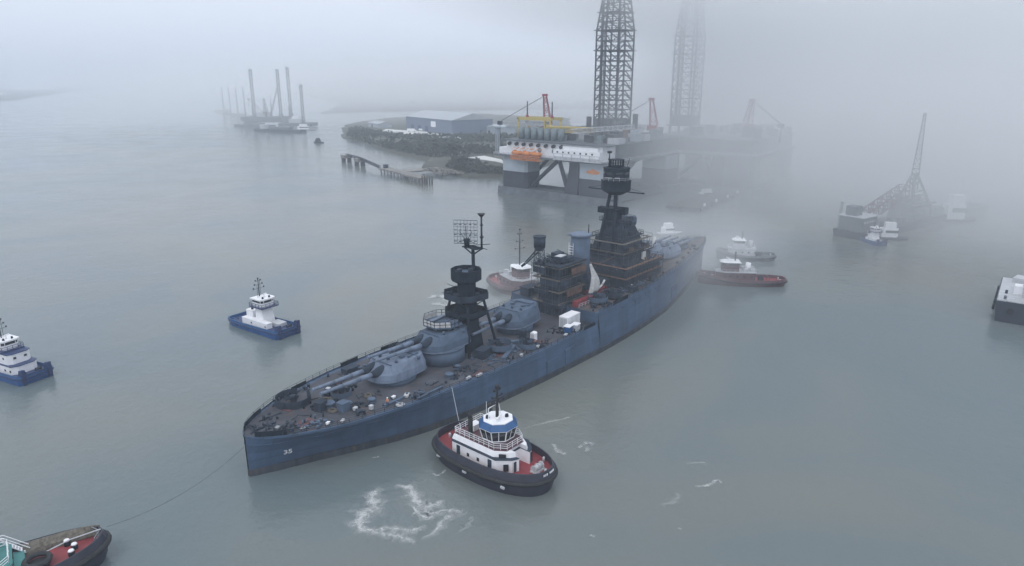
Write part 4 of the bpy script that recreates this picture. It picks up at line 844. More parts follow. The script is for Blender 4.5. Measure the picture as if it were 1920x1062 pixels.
a0, a1 = G(1344, 486), G(1457, 490); mid = (a0 + a1) / 2 + Vector((0, 2, 0))
harbour_tug((mid.x, mid.y, 0), math.atan2(a0.y - a1.y, a0.x - a1.x), 'grey and white tug in the mist just behind the maroon tug', 23, 8.4, 'rigmid', 'dirtywhite', 'white', 11, 'rigmid', boxes=False)
mid = G(968, 549) + Vector((0, 4, 0))
mt_ = harbour_tug((mid.x, mid.y, 0), R(-58), 'maroon tug with white roof and tall mast, half hidden behind the middle of the battleship', 25, 12, 'maroon', 'maroon', 'white', 19)
mt_.scale = (1.05, 1.15, 1.12)

# --- small far boats
def launch(name, px, py, rz, label, L=12, B=4, h=3.2, hullm='dirtywhite', hm='white', cat='boat', grp=None, z=0):
    p = G(px, py); T_ = thing(name, (p.x, p.y, z), rz, label, cat, grp)
    o = outline(L, B, 1.7, 3.2, 24)
    MB().loft([[(x * .85, y * .7, -.6) for x, y in o], [(x, y, 1.1 + .4 * max(0, x / L)) for x, y in o]]).build('hull', K[hullm], T_)
    hh = house(T_, [(-L * .3, -B * .32), (L * .12, -B * .32), (L * .18, 0), (L * .12, B * .32), (-L * .3, B * .32)], 1.1, 1.1 + h * .6, K[hm], name='cabin')
    MB().prism([(-L * .2, -B * .33), (L * .13, -B * .33), (L * .19, 0), (L * .13, B * .33), (-L * .2, B * .33)], 1.1 + h * .30, 1.1 + h * .48).build('window', K['glass'], hh)
    MB().prism([(-L * .22, -B * .28), (L * .08, -B * .28), (L * .08, B * .28), (-L * .22, B * .28)], 1.1 + h * .6, 1.1 + h).build('wheelhouse', K[hm], T_)
    MB().rod((0, 0, 1 + h), (0, 0, 1 + h * 1.8), .09).build('mast', K['steel'], T_)
    return T_
launch('workboat', 1255, 441, R(12), 'small white workboat showing over the misty far end of the battleship', 12, 4.5, 4.5)
launch('crew_boat', 1327, 371, R(18), 'white boat moored at the foot of the dark quay, under the second rig', 18, 5, 4.2)
launch('workboat', 1670, 449, R(-12), 'white workboat beside the misty little pushboat, to its right, at the crane barge', 15, 5, 6.5, 'dark2')
launch('workboat', 1792, 414, R(-5), 'white-cabined boat behind the crane barge, at its far right', 20, 9, 12, 'dark2')
launch('skiff', 598, 268, R(-20), 'lone dark skiff on the water left of the wooded point', 14, 4, 4, 'dark2', 'dark2')
launch('workboat', 572, 244, R(-10), 'white boat at the right foot of the distant jack-up rigs', 34, 9, 7)
p = G(1640, 458)
pb = pushboat((p.x, p.y + 2, 0), R(-80), 'misty little blue pushboat with pale wheelhouse, at the near end of the crane barge', 15, 6.5)
pb.scale = (.8, .8, .8)

# --- tow line and mooring line
def line_thing(name, a, b, sag, r, label, n=24, m='dark'):
    a, b = Vector(a), Vector(b); pts = []
    for i in range(n + 1):
        t = i / n; p = a.lerp(b, t); p.z -= sag * 4 * t * (1 - t); pts.append(p)
    o = MB().path([p - a for p in pts], r, 5).build(name, K[m], None, a); return tag(o, label, 'rope')
line_thing('tow_line', SP(.2, 0, 6.2), G(200, 988, 4.6), 1.9, .034, 'thin dark tow line sagging from the battleship tip to the corner tug', 24, 'lattice')
line_thing('mooring_line', SP(38, -13.4, 8.0), G(865, 812, 3.0) , .1, .05, 'pale line rising from the foreground tug to the battleship deck edge', 10, 'dirtywhite')

ORD = ['first', 'second', 'third', 'fourth', 'fifth', 'sixth', 'seventh', 'eighth', 'ninth', 'tenth', 'eleventh', 'twelfth']
# ---------------------------------------------------------------- semi-submersible drilling rigs
def derrick(parent, x, y, z0, z1, w0, m='lattice', name='derrick'):
    a = MB(); hw = w0 / 2; zt = z0 + (z1 - z0) * .62; lv = []
    n1, n2 = 10, 7
    for i in range(n1 + 1): lv.append((z0 + (zt - z0) * i / n1, hw))
    for i in range(1, n2 + 1): k = i / n2; lv.append((zt + (z1 - zt) * k, hw * (1 - .52 * k)))
    cs = [(-1, -1), (1, -1), (1, 1), (-1, 1)]
    for (za, ha), (zb_, hb_) in zip(lv, lv[1:]):
        for j in range(4):
            p, q = cs[j], cs[(j + 1) % 4]
            A = (x + p[0] * ha, y + p[1] * ha, za); B = (x + p[0] * hb_, y + p[1] * hb_, zb_); C = (x + q[0] * ha, y + q[1] * ha, za); D = (x + q[0] * hb_, y + q[1] * hb_, zb_)
            M_ = Vector(B).lerp(Vector(D), .5); A2, C2 = Vector(A).lerp(Vector(C), .36), Vector(A).lerp(Vector(C), .64)
            a.rod(A, B, .55, n=5); a.rod(B, D, .36, n=4); a.rod(A, M_, .3, n=4); a.rod(C, M_, .3, n=4)
            a.rod(A2, Vector(B).lerp(Vector(D), .36), .26, n=4); a.rod(Vector(A).lerp(Vector(B), .5), Vector(C).lerp(Vector(D), .5), .2, n=4)
    for (zz_, hh) in (lv[n1], lv[n1 - 2], lv[n1 + 2]):
        a.b0(x - hh - 1.2, x + hh + 1.2, y - hh - 1.2, y + hh + 1.2, zz_, zz_ + .4)
    a.rod((x - hw * .5, y - hw, z0), (x - hw * .5, y - hw, z0 + (z1 - z0) * .8), .9, n=6); a.rod((x - hw * .15, y - hw, z0), (x - hw * .15, y - hw, z0 + (z1 - z0) * .8), .5, n=6)
    a.rod((x + hw * .3, y, z0), (x + hw * .3, y, z1 - 10), .7, n=6)
    return a.build(name, K[m], parent)
def ped_crane(parent, x, y, z, az, top, reach, red='redcrane', boomz=2.0):
    c = E('crane', parent, (x, y, z), az)
    a = MB(); a.cyl(0, 0, 0, 5, 1.7, 1.7, 14); a.box(0, 0, 6.2, 5.5, 5, 3.0); a.build('crane_cab', K[red], c)
    a = MB().lattice((-1.0, 0, 7), (1.2, 0, top), 4.6, 1.8, .3, 3.2); a.box(1.2, 0, top + .4, 3.2, 2.2, 1.4); a.build('king_post', K[red], c)
    a = MB().lattice((2.0, 0, 6.2), (reach, 0, 6.2 + boomz), 2.4, 1.6, .22, 3.0); a.build('boom', K['dirtywhite'], c)
    a = MB().rod((1.4, 0, top), (reach, 0, 6.6 + boomz), .16); a.rod((1.4, .6, top), (reach, .6, 6.6 + boomz), .16); a.build('boom_cable', K['lattice'], c)
    a = MB(); a.box(reach, 0, 5.8 + boomz, 3.0, 2.2, 2.4); a.rod((reach, 0, 5 + boomz), (reach, 0, boomz - 2.5), .28); a.box(reach, 0, boomz - 3.2, .9, .9, 1.8); a.build('hook_block', K['dark2'], c)
    return c
def semi_rig(A, ang, W, D, label, detail=True, pale='riglt', dk='rigdark', white='white', dpos=(51, 48), dw=16, zt=131, cranes=((10, 35, R(205), 25, 31), (70, 64, R(200), 23, 26))):
    T_ = thing('drilling_rig', (A.x, A.y, 0), ang, label, 'drilling rig')
    for y0 in (0, D - 16):
        MB().prism([(-3, y0 + 2), (0, y0 - 1), (W, y0 - 1), (W + 3, y0 + 3), (W + 3, y0 + 12), (W, y0 + 16), (0, y0 + 16), (-3, y0 + 12)], -2, 4.6, [(-2.5, y0 + 2.4), (0, y0), (W, y0), (W + 2.6, y0 + 3.3), (W + 2.6, y0 + 11.7), (W, y0 + 15), (0, y0 + 15), (-2.5, y0 + 11.7)]).build('pontoon', K['rigmid'], T_)
    MB().b0(W - 14, W - 2, 15, D - 16, .5, 4.2).build('pontoon', K['rigmid'], T_)
    for (x0, x1) in ((2, 22), (W - 20, W - 1)):
        for (y0, y1) in ((0.4, 15), (D - 16, D - 1.4)):
            c_ = 1.6; P = [(x0 + c_, y0), (x1 - c_, y0), (x1, y0 + c_), (x1, y1 - c_), (x1 - c_, y1), (x0 + c_, y1), (x0, y1 - c_), (x0, y0 + c_)]
            cc_ = MB().prism(P, 14.5, 23.5).build('column', K[pale], T_)
            MB().prism([(x0 + (x - x0) * 1.0, y) for x, y in P], 4.4, 14.5).build('column_base', K[dk], cc_)
    # fairing on the inner side of the near-right column, and bracing
    MB().prism([(W - 31, 3), (W - 20, .6), (W - 20, 14), (W - 31, 10)], 4.4, 23.5, [(W - 27, 3), (W - 20, .6), (W - 20, 14), (W - 27, 10)]).build('column_fairing', K[dk], T_)
    for p, q in (((22, 6, 6), (41, 6, 22)), ((50, 5, 6), (43, 6, 22)), ((22, D - 8, 6), (W - 20, D - 8, 21)), ((W - 8, 15, 6), (W - 8, D / 2, 22)), ((22, 12, 5), (W - 24, 12, 5)), ((10, 15, 6), (10, D / 2, 22))):
        MB().rod(p, q, 1.25, n=10).build('brace', K[dk], T_)
    MB().b0(-2, W + 1, -2, D + 1, 23.5, 24.4).build('lower_deck', K['rigmid'], T_)
    hd = MB().b0(6, W - 4, 1.0, 14, 24.4, 33.0).build('deck_block', K[white if detail else pale], T_); MB().b0(7, W - 2.5, 14, D - 2, 24.4, 32.6).build('hull_box', K['rigmid'], T_)
    MB().b0(-1.0, 10, 2, 26, 24.4, 28.5).build('deck_house', K[white if detail else pale], T_)
    MB().b0(4, W, -1, D, 33.0, 33.6).build('upper_deck', K['rigmid'], T_)
    MB().rail([(-2, -2, 24.4), (W + 1, -2, 24.4), (W + 1, D, 24.4)], 1.3, 2, 4, .14).build('railing', K['dirtywhite'], T_)
    if detail:
        for i in range(8):
            x = 9 + i * 5.6; MB().rod((x, .9, 31.4), (x, -.9, 31.0), .95, n=12).build('exhaust_outlet', K['black'], hd)
        for i in range(7):
            x = 12 + i * 5.0; MB().cyl(x, 8, 33.6, 40.5, 1.9, 1.9, 16).build('silo', K['tank'], T_)
        for i in range(3):
            x = 17 + i * 7.5; lb = E('lifeboat_station', T_, (x, -2.4, 25.0))
            a = MB(); a.rod((-3, 0, 1.2), (3, 0, 1.2), 1.25, n=12); a.rod((3, 0, 1.2), (4.1, 0, 1.5), 1.25, .3, 12); a.rod((-3, 0, 1.2), (-3.8, 0, 1.4), 1.25, .5, 12); a.box(-1.6, 0, 2.5, 1.5, 1.3, .8); a.build('lifeboat', K['orange'], lb)
            MB().rail([(-3.6, -2.0, -2.5), (3.6, -2.0, -2.5)], 2.4, 3, 1.6, .16).build('cradle_rail', K['orange'], lb); a = MB()
            for xx in (-3, 0, 3): a.rod((xx, 2.2, -.8), (xx, -2.0, -2.6), .18); MB().rod((xx, 2.0, 4.2), (xx, -.8, 3.6), .2).build('davit', K['orange'], lb); a.rod((xx, 2.2, -.8), (xx, -2.0, -.4), .18)
            a.b0(-3.8, 3.8, -2.2, 1.2, -2.7, -2.5); a.build('launch_cradle', K['orange'], lb)
        for i in range(5): MB().cyl(16 + i * 5.2, 0, 0, .4, 1.3, n=14).build('hatch', K['tank'], T_); o_ = COL.objects[-1]; o_.rotation_euler = (R(90), 0, 0); o_.location = (16 + i * 5.2, .95, 28.4)
        a = MB(); a.b0(44, W - 4, -1.8, .9, 24.5, 30); a.b0(50, W - 6, -1.0, 1, 30, 32); a.build('accommodation_block', K['white'], T_)
        for i in range(7): MB().box(47 + i * 4, -1.86, 28.6, 1.1, .1, .9).build('window', K['glass'], T_)
        a = MB().rail([(46, -3.8, 24.5), (W - 3, -3.8, 24.5)], 3.4, 2, 6, .2); a.b0(45, W - 2, -4, -1.8, 24.3, 24.5); a.build('walkway', K['dirtywhite'], T_)
        g = E('gantry_crane', T_, (0, 0, 0))
        a = MB(); a.b0(3, 30, 14, 15.4, 44.5, 46.2); a.b0(3, 30, 24, 25.4, 44.5, 46.2); a.b0(3, 4.6, 14, 25, 44.6, 46)
        for x in (3.8, 29): 
            for y in (14.7, 24.7): a.rod((x, y, 33.6), (x, y, 45), .55, n=6)
        for z in (36, 39, 42): a.rod((25.4, 14.7, z), (29, 14.7, z), .3)
        a.b0(24.4, 25.3, 14, 15.4, 33.6, 45); a.build('gantry_frame', K['yellow'], g)
        for x in (6.5, 26): MB().rod((x, 20, 46), (x, 20, 55.5), .45, .3, 8).build('gantry_post', K['dark2'], g); MB().cyl(x, 20, 45.5, 47.4, 1.1, .8, 10).build('winch_house', K['redcrane'], g)
        MB().b0(8, 24, 16, 22, 41.2, 43.8).build('trolley', K['dirtywhite'], g)
        a = MB().lattice((28, 12, 39.5), (63, 10, 40.5), 2.8, 2.2, .3, 3.2); a.rod((28, 12, 41.5), (63, 10, 42), .5); a.build('catwalk', K['yellow'], T_)
        a = MB().lattice((52, 5, 40), (86, 16, 43.5), 2.4, 2.0, .25, 3.0); a.build('crane_boom_rest', K['dirtywhite'], T_)
        p_ = MB().lattice((-6, 6, 24.4), (-6, 6, 40), 1.8, 1.8, .22, 2.4); p_.b0(-10, 2, 4, 8, 39.9, 40.5); p_.build('boom_rest', K['riglt'], T_)
        MB().cyl(36, 22, 37, 40.5, 2.2, 2.2, 14).build('water_tank', K['dark2'], T_)
    # equipment modules on the upper deck: many boxes of different size
    rnd = random.Random(11 if detail else 12)
    for i in range(64 if detail else 24):
        x = rnd.uniform(8, W - 6); y = (rnd.uniform(13, 30) if i % 3 == 0 else rnd.uniform(16, D - 6)) if detail else rnd.uniform(5, D - 6)
        if i % 4 == 1: x = rnd.uniform(W - 14, W - 4)
        if abs(x - dpos[0]) < dw * .6 and abs(y - dpos[1]) < dw * .6: continue
        h = rnd.uniform(2.2, 6.5); a = MB(); sx, sy = rnd.uniform(3, 9), rnd.uniform(3, 8)
        a.box(x, y, 33.6 + h / 2, sx, sy, h)
        for q in range(int(sx / 1.5)): a.box(x - sx / 2 + .8 + q * 1.5, y - sy / 2 - .05, 33.6 + h * .5, .22, .25, h * .9)
        a.build('deck_module', K[rnd.choice(['rigmid', 'tank', 'lattice', 'riglt', 'dirtywhite', 'rust'] if detail else ['rigmid', 'lattice', 'rigdark'])], T_)
    dx, dy = dpos
    a = MB(); a.b0(dx - dw * .62, dx + dw * .62, dy - dw * .6, dy + dw * .6, 38.6, 39.4); a.b0(dx - dw * .5, dx + dw * .5, dy - dw * .5, dy + dw * .5, 39.4, 45.5)
    for sx in (-1, 1):
        for sy in (-1, 1): a.rod((dx + sx * dw * .5, dy + sy * dw * .5, 33), (dx + sx * dw * .5, dy + sy * dw * .5, 39), .9, n=8)
    for q in range(9): a.box(dx - dw * .5 + q * dw / 8, dy - dw * .52, 42.4, .5, .6, 6)
    a.build('drill_floor', K['rigdark' if not detail else 'rigmid'], T_)
    derrick(T_, dx, dy, 39.4, zt, dw, 'lattice')
    for (x, y, az_, tp_, rc) in cranes: ped_crane(T_, x, y, 33.6, az_, tp_, rc)
    if detail:
        for x, y, h in ((dx - 13, dy - 6, 7), (dx + 13, dy - 7, 7), (dx + 14, dy + 4, 9)): MB().cyl(x, y, 39.4, 39.4 + h, 1.6, n=12).build('mud_tank', K['rigdark'], T_)
    return T_
RA = Vector((-8.4, 434.6, 0)); RANG = math.atan2(381.4 - 434.6, 53.3 + 8.4)
rigA = semi_rig(RA, RANG, 80, 86, 'pale semi-submersible drilling rig with white deckhouse, orange lifeboats and tall derrick, behind the tripod mast')
# faded oval emblem on the near-right column
a = MB(); n = 24
a.loft([[(70.5 + 4.6 * math.cos(6.283 * i / n), .34, 18.6 + 1.15 * math.sin(6.283 * i / n)) for i in range(n)], [(70.5 + 4.6 * math.cos(6.283 * i / n), .26, 18.6 + 1.15 * math.sin(6.283 * i / n)) for i in range(n)]])
a.loft([[(70.5 + 1.2 * math.cos(6.283 * i / n), .34, 19.2 + 1.3 * math.sin(6.283 * i / n)) for i in range(n)], [(70.5 + 1.2 * math.cos(6.283 * i / n), .24, 19.2 + 1.3 * math.sin(6.283 * i / n)) for i in range(n)]])
a.build('emblem', K['orange'], rigA)
semi_rig(Vector((84, 462, 0)), RANG + R(4), 76, 84, 'second drilling rig, a dark shape almost lost in the fog beyond the pale rig', False, 'rigdark', 'rigdark', 'rigmid', (15, 35), 14.5, 130, ((60, 30, R(-20), 22, 24),))
# dark rig tender hull lying under the second rig
def quay():
    p0, p1 = G(1290, 398), G(1478, 326); d = (p1 - p0); L = d.length; az = math.atan2(d.y, d.x)
    q = thing('quay', (p0.x, p0.y, 0), az, 'long low dark quay running back into fog at the foot of the second rig', 'quay')
    MB().b0(0, L, -5, 13, 1.0, 2.4).build('quay_deck', K['timber'], q)
    for i in range(14):
        for y in (-3.5, 4, 11): MB().cyl(2 + i * (L - 4) / 13, y, -2, 1.0, .55, n=8).build('pile', K['timber'], q)
    for i in range(12): MB().rod((4 + i * (L - 8) / 11, -5.4, .4), (4 + i * (L - 8) / 11, -5.4, 2.6), .45, n=8).build('rubber_fender', K['black'], q)
    return q, p0, az
Q, qp, qaz = quay()
for i, (px, py) in enumerate(((1321, 387), (1343, 379), (1364, 371), (1382, 363), (1400, 357), (1419, 350), (1436, 344), (1450, 339), (1465, 333))):
    p = G(px, py, 2.4); t = thing('bollard', p, 0, '%s white bollard from the near end of the dark quay' % ORD[i], 'bollard', 'white bollards along the quay')
    MB().cyl(0, 0, 0, 1.1, .75, .5, 12).build('post', K['white'], t); MB().cyl(0, 0, 1.1, 1.5, .8, .7, 12).build('cap', K['white'], t)
for px, py, sx, lab in ((1394, 338, 3.4, 'white utility cabin far along the foggy quay'), (1300, 345, 3.0, 'pale cabin under the rig deck edge, left of the quay')):
    p = G(px, py, 2.4); t = thing('cabin', p, qaz, lab, 'cabin')
    MB().box(0, 0, 2.0, sx * 1.6, sx, 4.0).build('wall', K['dirtywhite'], t); MB().box(0, 0, 4.1, sx * 1.8, sx * 1.2, .25).build('roof', K['white'], t); MB().box(0, -sx / 2 - .03, 1.6, 1.0, .1, 2.1).build('door', K['dark2'], t)
pl = MB().b0(-9, 9, -6, 6, 1.2, 2.4); p = G(1303, 352)
lp_ = thing('landing_pontoon', (p.x, p.y, 0), qaz, 'dark landing stage carrying the pale cabin in the fog', 'pontoon'); pl.build('deck', K['conc'], lp_); MB().b0(-8.6, 8.6, -5.6, 5.6, -.8, 1.2).build('float', K['rigdark'], lp_)

# ---------------------------------------------------------------- crane barge in the fog at the right
b0_, b1_ = G(1624, 453), G(1850, 396); az = math.atan2(b1_.y - b0_.y, b1_.x - b0_.x); L = (b1_ - b0_).length
CB = thing('crane_barge', (b0_.x, b0_.y, 0), az, 'long dark barge carrying a tall crane, fading into fog at the right', 'barge')
MB().prism([(0, 0), (L, 0), (L, 15), (0, 15)], -1.5, 3.4, [(-.8, -.4), (L + 1, -.4), (L + 1, 15.4), (-.8, 15.4)]).build('hull', K['rigdark'], CB)
a = MB(); a.b0(1, 13, 3, 14, 3.4, 9.5); a.b0(2, 7, 7, 12, 9.5, 14.0); a.build('deckhouse', K['rigmid'], CB)
for i in range(5): MB().box(2.6 + 2.2 * i, 2.96, 7.4, 1.0, .1, 1.0).build('window', K['dirtywhite'], CB)
MB().b0(.4, 14, 2.5, 14.5, 9.5, 9.9).build('deckhouse_roof', K['dirtywhite'], CB)
MB().rail([(0, 0, 3.4), (14, 0, 3.4)], 1.5, 2, 2, .12).build('railing', K['dirtywhite'], CB)
a = MB(); a.prism([(50, 5), (64, 5), (64, 16), (50, 16)], 3.4, 11); a.cyl(57, 10.5, 11, 13, 5, n=18); a.build('crane_house', K['rigmid'], CB)
def cbp(px, py, d_):  # barge-local point along its centre line
    return None
ped = MB().lattice((57.5, 9.5, 17), (58.5, 10, 53), 3.6, .8, .26, 2.4); ped.build('crane_tower', K['lattice'], CB)
a = MB()
for p_, q_ in (((46, 3, 4), (56.5, 9, 24)), ((46, 14, 4), (56.5, 10.5, 24)), ((69, 3, 4), (58.5, 9, 24)), ((69, 14, 4), (58.5, 10.5, 24)), ((46, 3, 10), (69, 3, 10)), ((51, 6, 14), (64, 6, 14))): a.rod(p_, q_, .8, .5, 8)
for z_, w_ in ((8, 9), (12, 7), (16, 4.6), (20, 2.4)):
    q_ = [(57.5 - w_, 9 - w_ * .55, z_), (57.5 + w_, 9 - w_ * .55, z_), (57.5 + w_, 9 + w_ * .55, z_), (57.5 - w_, 9 + w_ * .55, z_)]; a.path(q_ + q_[:1], .28, 5); a.rod(q_[0], (57.5, 9, z_ + 5), .25); a.rod(q_[2], (57.5, 9, z_ + 5), .25)
a.build('crane_leg', K['lattice'], CB)
MB().lattice((13, 9, 8.5), (50, 10, 17), 4.5, 5.0, .30, 4).build('crane_boom', K['maroon'], CB)
for i in range(11): MB().box(20 + i * 8, 2.5 + (i % 3), 4.8, 4, 3, 2.8 + (i % 2) * 1.5, .1 * i).build('deck_cargo', K['rigmid'], CB)
p = G(1573, 414); t = thing('mooring_pile', p, 0, 'single leaning pile standing in the water left of the crane barge', 'pile')
MB().rod((0, 0, -2), (.5, 0, 9.0), .75, .65, 12).build('post', K['timber'], t); MB().rod((.5, 0, 8.8), (.53, 0, 9.5), .8, .8, 12).build('cap', K['dark2'], t)

# barge cut by the right edge
c0 = G(1866, 602); az = R(-37)
RB = thing('cargo_barge', (c0.x, c0.y, 0), az, 'dark-hulled barge with pale heaped deck cargo, cut by the right edge of the picture', 'barge')
MB().prism([(0, 0), (52, 0), (52, 30), (0, 30)], -1.5, 6.2, [(-.9, 0), (53, 0), (53, 30.5), (-.9, 30.5)]).build('hull', K['rigdark'], RB)
MB().b0(-.6, 52.5, .3, 30, 6.2, 6.5).build('deck', K['dirtywhite'], RB)
for i in range(9): MB().rod((3 + i * 5.4, -.75, 3.6), (3 + i * 5.4, -.2, 3.6), .95, n=14).build('tyre_fender', K['black'], RB)
for i in range(5): MB().rod((-1.5, 3 + i * 5.6, 3.6), (-.85, 3 + i * 5.6, 3.6), .95, n=14).build('tyre_fender', K['black'], RB)
for x_, y_ in ((1.2, 2), (1.2, 9), (9, 1.4), (18, 1.4)): MB().cyl(x_, y_, 6.5, 7.5, .35, n=10).build('bollard', K['dark2'], RB)
rnd = random.Random(5)
for i in range(26):
    x = rnd.uniform(3, 40); y = rnd.uniform(3, 27); h = rnd.uniform(1.5, 3 + x * .28)
    MB().box(x, y, 6.5 + h / 2, rnd.uniform(3, 6), rnd.uniform(3, 6), h, rnd.uniform(-.2, .2)).build('cargo_stack', K[rnd.choice(['dirtywhite', 'white', 'tarp', 'dirtywhite'])], RB)
for x0_, y0_, h_ in ((13, 14, 9), (22, 10, 12), (30, 6, 10)): MB().b0(x0_, x0_ + 6, y0_, y0_ + 8, 6.5, 6.5 + h_).build('cabin', K['dirtywhite'], RB); MB().b0(x0_ - .3, x0_ + 6.3, y0_ - .3, y0_ + 8.3, 6.5 + h_, 6.8 + h_).build('cabin_roof', K['white'], RB)
MB().rail([(-.4, .5, 6.5), (40, .5, 6.5)], 1.2, 2, 2, .07).build('railing', K['dirtywhite'], RB)

# ---------------------------------------------------------------- land
def land(name, pts, h, m='land', kind='structure', inset=6, z0=-.5):
    cx = sum(p.x for p in pts) / len(pts); cy_ = sum(p.y for p in pts) / len(pts)
    P = []
    for i, p in enumerate(pts):
        q = pts[(i + 1) % len(pts)]; n = max(1, min(14, int((q - p).length / 25)))
        for k in range(n): 
            r = p.lerp(q, k / n); j = min(12, (q - p).length * .05) if k else 0
            P.append(Vector((r.x + random.uniform(-j, j), r.y + random.uniform(-j, j), 0)))
    def ins(p, d): v = Vector((cx, cy_, 0)) - p; L_ = v.length; return p + v * min(.3, d / max(L_, 1))
    a = MB().loft([[(p.x, p.y, z0) for p in P], [tuple(ins(p, inset)[:2]) + (h * .75,) for p in P], [tuple(ins(p, inset * 2.5)[:2]) + (h,) for p in P]], False, True)
    return tag(a.build(name, K[m]), kind=kind)
point = land('headland', [G(*q) for q in ((640, 246), (655, 262), (700, 278), (740, 290), (775, 296), (805, 303), (790, 318), (830, 326), (880, 336), (950, 334), (1010, 318), (1080, 300), (1130, 262), (1060, 222), (880, 214), (740, 222), (660, 232))], 2.2)
land('far_shore', [G(*q) for q in ((545, 176), (600, 186), (640, 198), (600, 214), (700, 210), (860, 208), (1010, 206), (1300, 200), (1500, 178), (1500, 163), (1000, 162), (560, 164))], 3.0, inset=25)
land('spit', [G(*q) for q in ((-60, 196), (20, 188), (60, 183), (110, 176), (150, 171), (200, 167), (205, 163), (130, 161), (-60, 160))], 6.0, inset=40)
land('sand_flat', [G(*q) for q in ((30, 171), (85, 171), (112, 168.6), (90, 165), (20, 165), (15, 168))], 8.5, 'sand', inset=20)
land('sand_flat', [G(*q) for q in ((-40, 181), (10, 180.5), (16, 179), (10, 177.5), (-40, 177.5))], 8.5, 'sand', inset=20)
land('mudbank', [G(*q) for q in ((400, 213), (432, 214), (436, 210), (430, 206), (405, 207))], 2.0, inset=20)
land('gravel_lot', [G(*q) for q in ((700, 252), (770, 256), (880, 268), (900, 262), (800, 250), (720, 245))], 2.6, 'sand', inset=3)
land('sand_bank', [G(*q) for q in ((872, 300), (930, 309), (948, 313), (948, 306), (905, 297))], 3.0, 'sand', inset=3)

# scrub: thousands of leaf clumps nobody could count
def pt_in(poly, x, y):
    c = False; j = len(poly) - 1
    for i in range(len(poly)):
        xi, yi = poly[i]; xj, yj = poly[j]
        if (yi > y) != (yj > y) and x < (xj - xi) * (y - yi) / (yj - yi) + xi: c = not c
        j = i
    return c
def clump(a, rnd, x, y, z, r, h, nf=9):
    for k in range(nf):
        th = rnd.uniform(0, 6.283); ph = rnd.uniform(-.3, 1.5); q = rnd.uniform(.5, 1.0)
        c = Vector((x + r * q * math.cos(th) * math.cos(ph), y + r * q * math.sin(th) * math.cos(ph), z + h * (.35 + .6 * q * math.sin(ph))))
        u = Vector((rnd.gauss(0, 1), rnd.gauss(0, 1), rnd.gauss(0, 1))).normalized(); v = u.orthogonal().normalized(); s_ = r * rnd.uniform(.28, .55)
        a.add([c - u * s_, c + v * s_ * .7, c + u * s_, c - v * s_ * .7], [(0, 1, 2, 3)])
def scrub(polypx, n, rmin, rmax, seed):
    rnd = random.Random(seed); P = [tuple(G(*q)[:2]) for q in polypx]; xs = [p[0] for p in P]; ys = [p[1] for p in P]; a = MB(); k = 0
    while k < n:
        x, y = rnd.uniform(min(xs), max(xs)), rnd.uniform(min(ys), max(ys))
        if not pt_in(P, x, y): continue
        dens = math.sin(x * .05 + 1.3 * math.sin(y * .03)) + math.sin(y * .041 + x * .02)
        if dens < rnd.uniform(-1.6, 1.0): k += .34; continue
        r = rnd.uniform(rmin, rmax); clump(a, rnd, x, y, 1.6, r, r * rnd.uniform(1.0, 1.9)); k += 1
    return tag(a.build('scrub', K['leaf']), kind='stuff')
scrub([(650, 262), (700, 276), (760, 291), (806, 302), (870, 296), (950, 290), (1010, 280), (1010, 262), (900, 258), (820, 262), (740, 258), (660, 244)], 2300, 1.6, 4.2, 1)
scrub([(850, 302), (838, 318), (862, 330), (945, 332), (1000, 316), (950, 316), (905, 303)], 800, 1.2, 3.0, 2)
scrub([(560, 168), (1500, 168), (1500, 176), (560, 173)], 900, 20, 55, 3)
def tree(px, py, h, label, grp='trees on the wooded point'):
    p = G(px, py, 2.0); rnd = random.Random(int(px * 7 + py)); t = thing('tree', p, rnd.uniform(0, 6), label, 'tree', grp)
    a = MB().rod((0, 0, 0), (.3, .1, h * .5), .45, .28, 7)
    for i in range(7):
        th = 6.283 * i / 7; a.rod((.3, .1, h * (.32 + .03 * i)), (h * .26 * math.cos(th), h * .26 * math.sin(th), h * rnd.uniform(.62, .9)), .2, .07, 5)
    a.build('trunk', K['bark'], t); c = MB()
    for i in range(34):
        th = rnd.uniform(0, 6.283); q = rnd.uniform(0, h * .33); clump(c, rnd, q * math.cos(th), q * math.sin(th), h * rnd.uniform(.38, .82), h * .12, h * .14, 12)
    c.build('crown', K['leaf'], t)
for i, (px, py, h) in enumerate(sorted(((832, 290, 11), (846, 294, 13), (862, 292, 10), (818, 286, 9), (880, 296, 12), (760, 280, 9), (735, 272, 10), (700, 264, 8), (905, 290, 9), (790, 284, 8), (925, 296, 8), (868, 312, 9)))):
    tree(px, py, h, '%s dark tree from the left standing out of the scrub on the wooded point' % ORD[i])

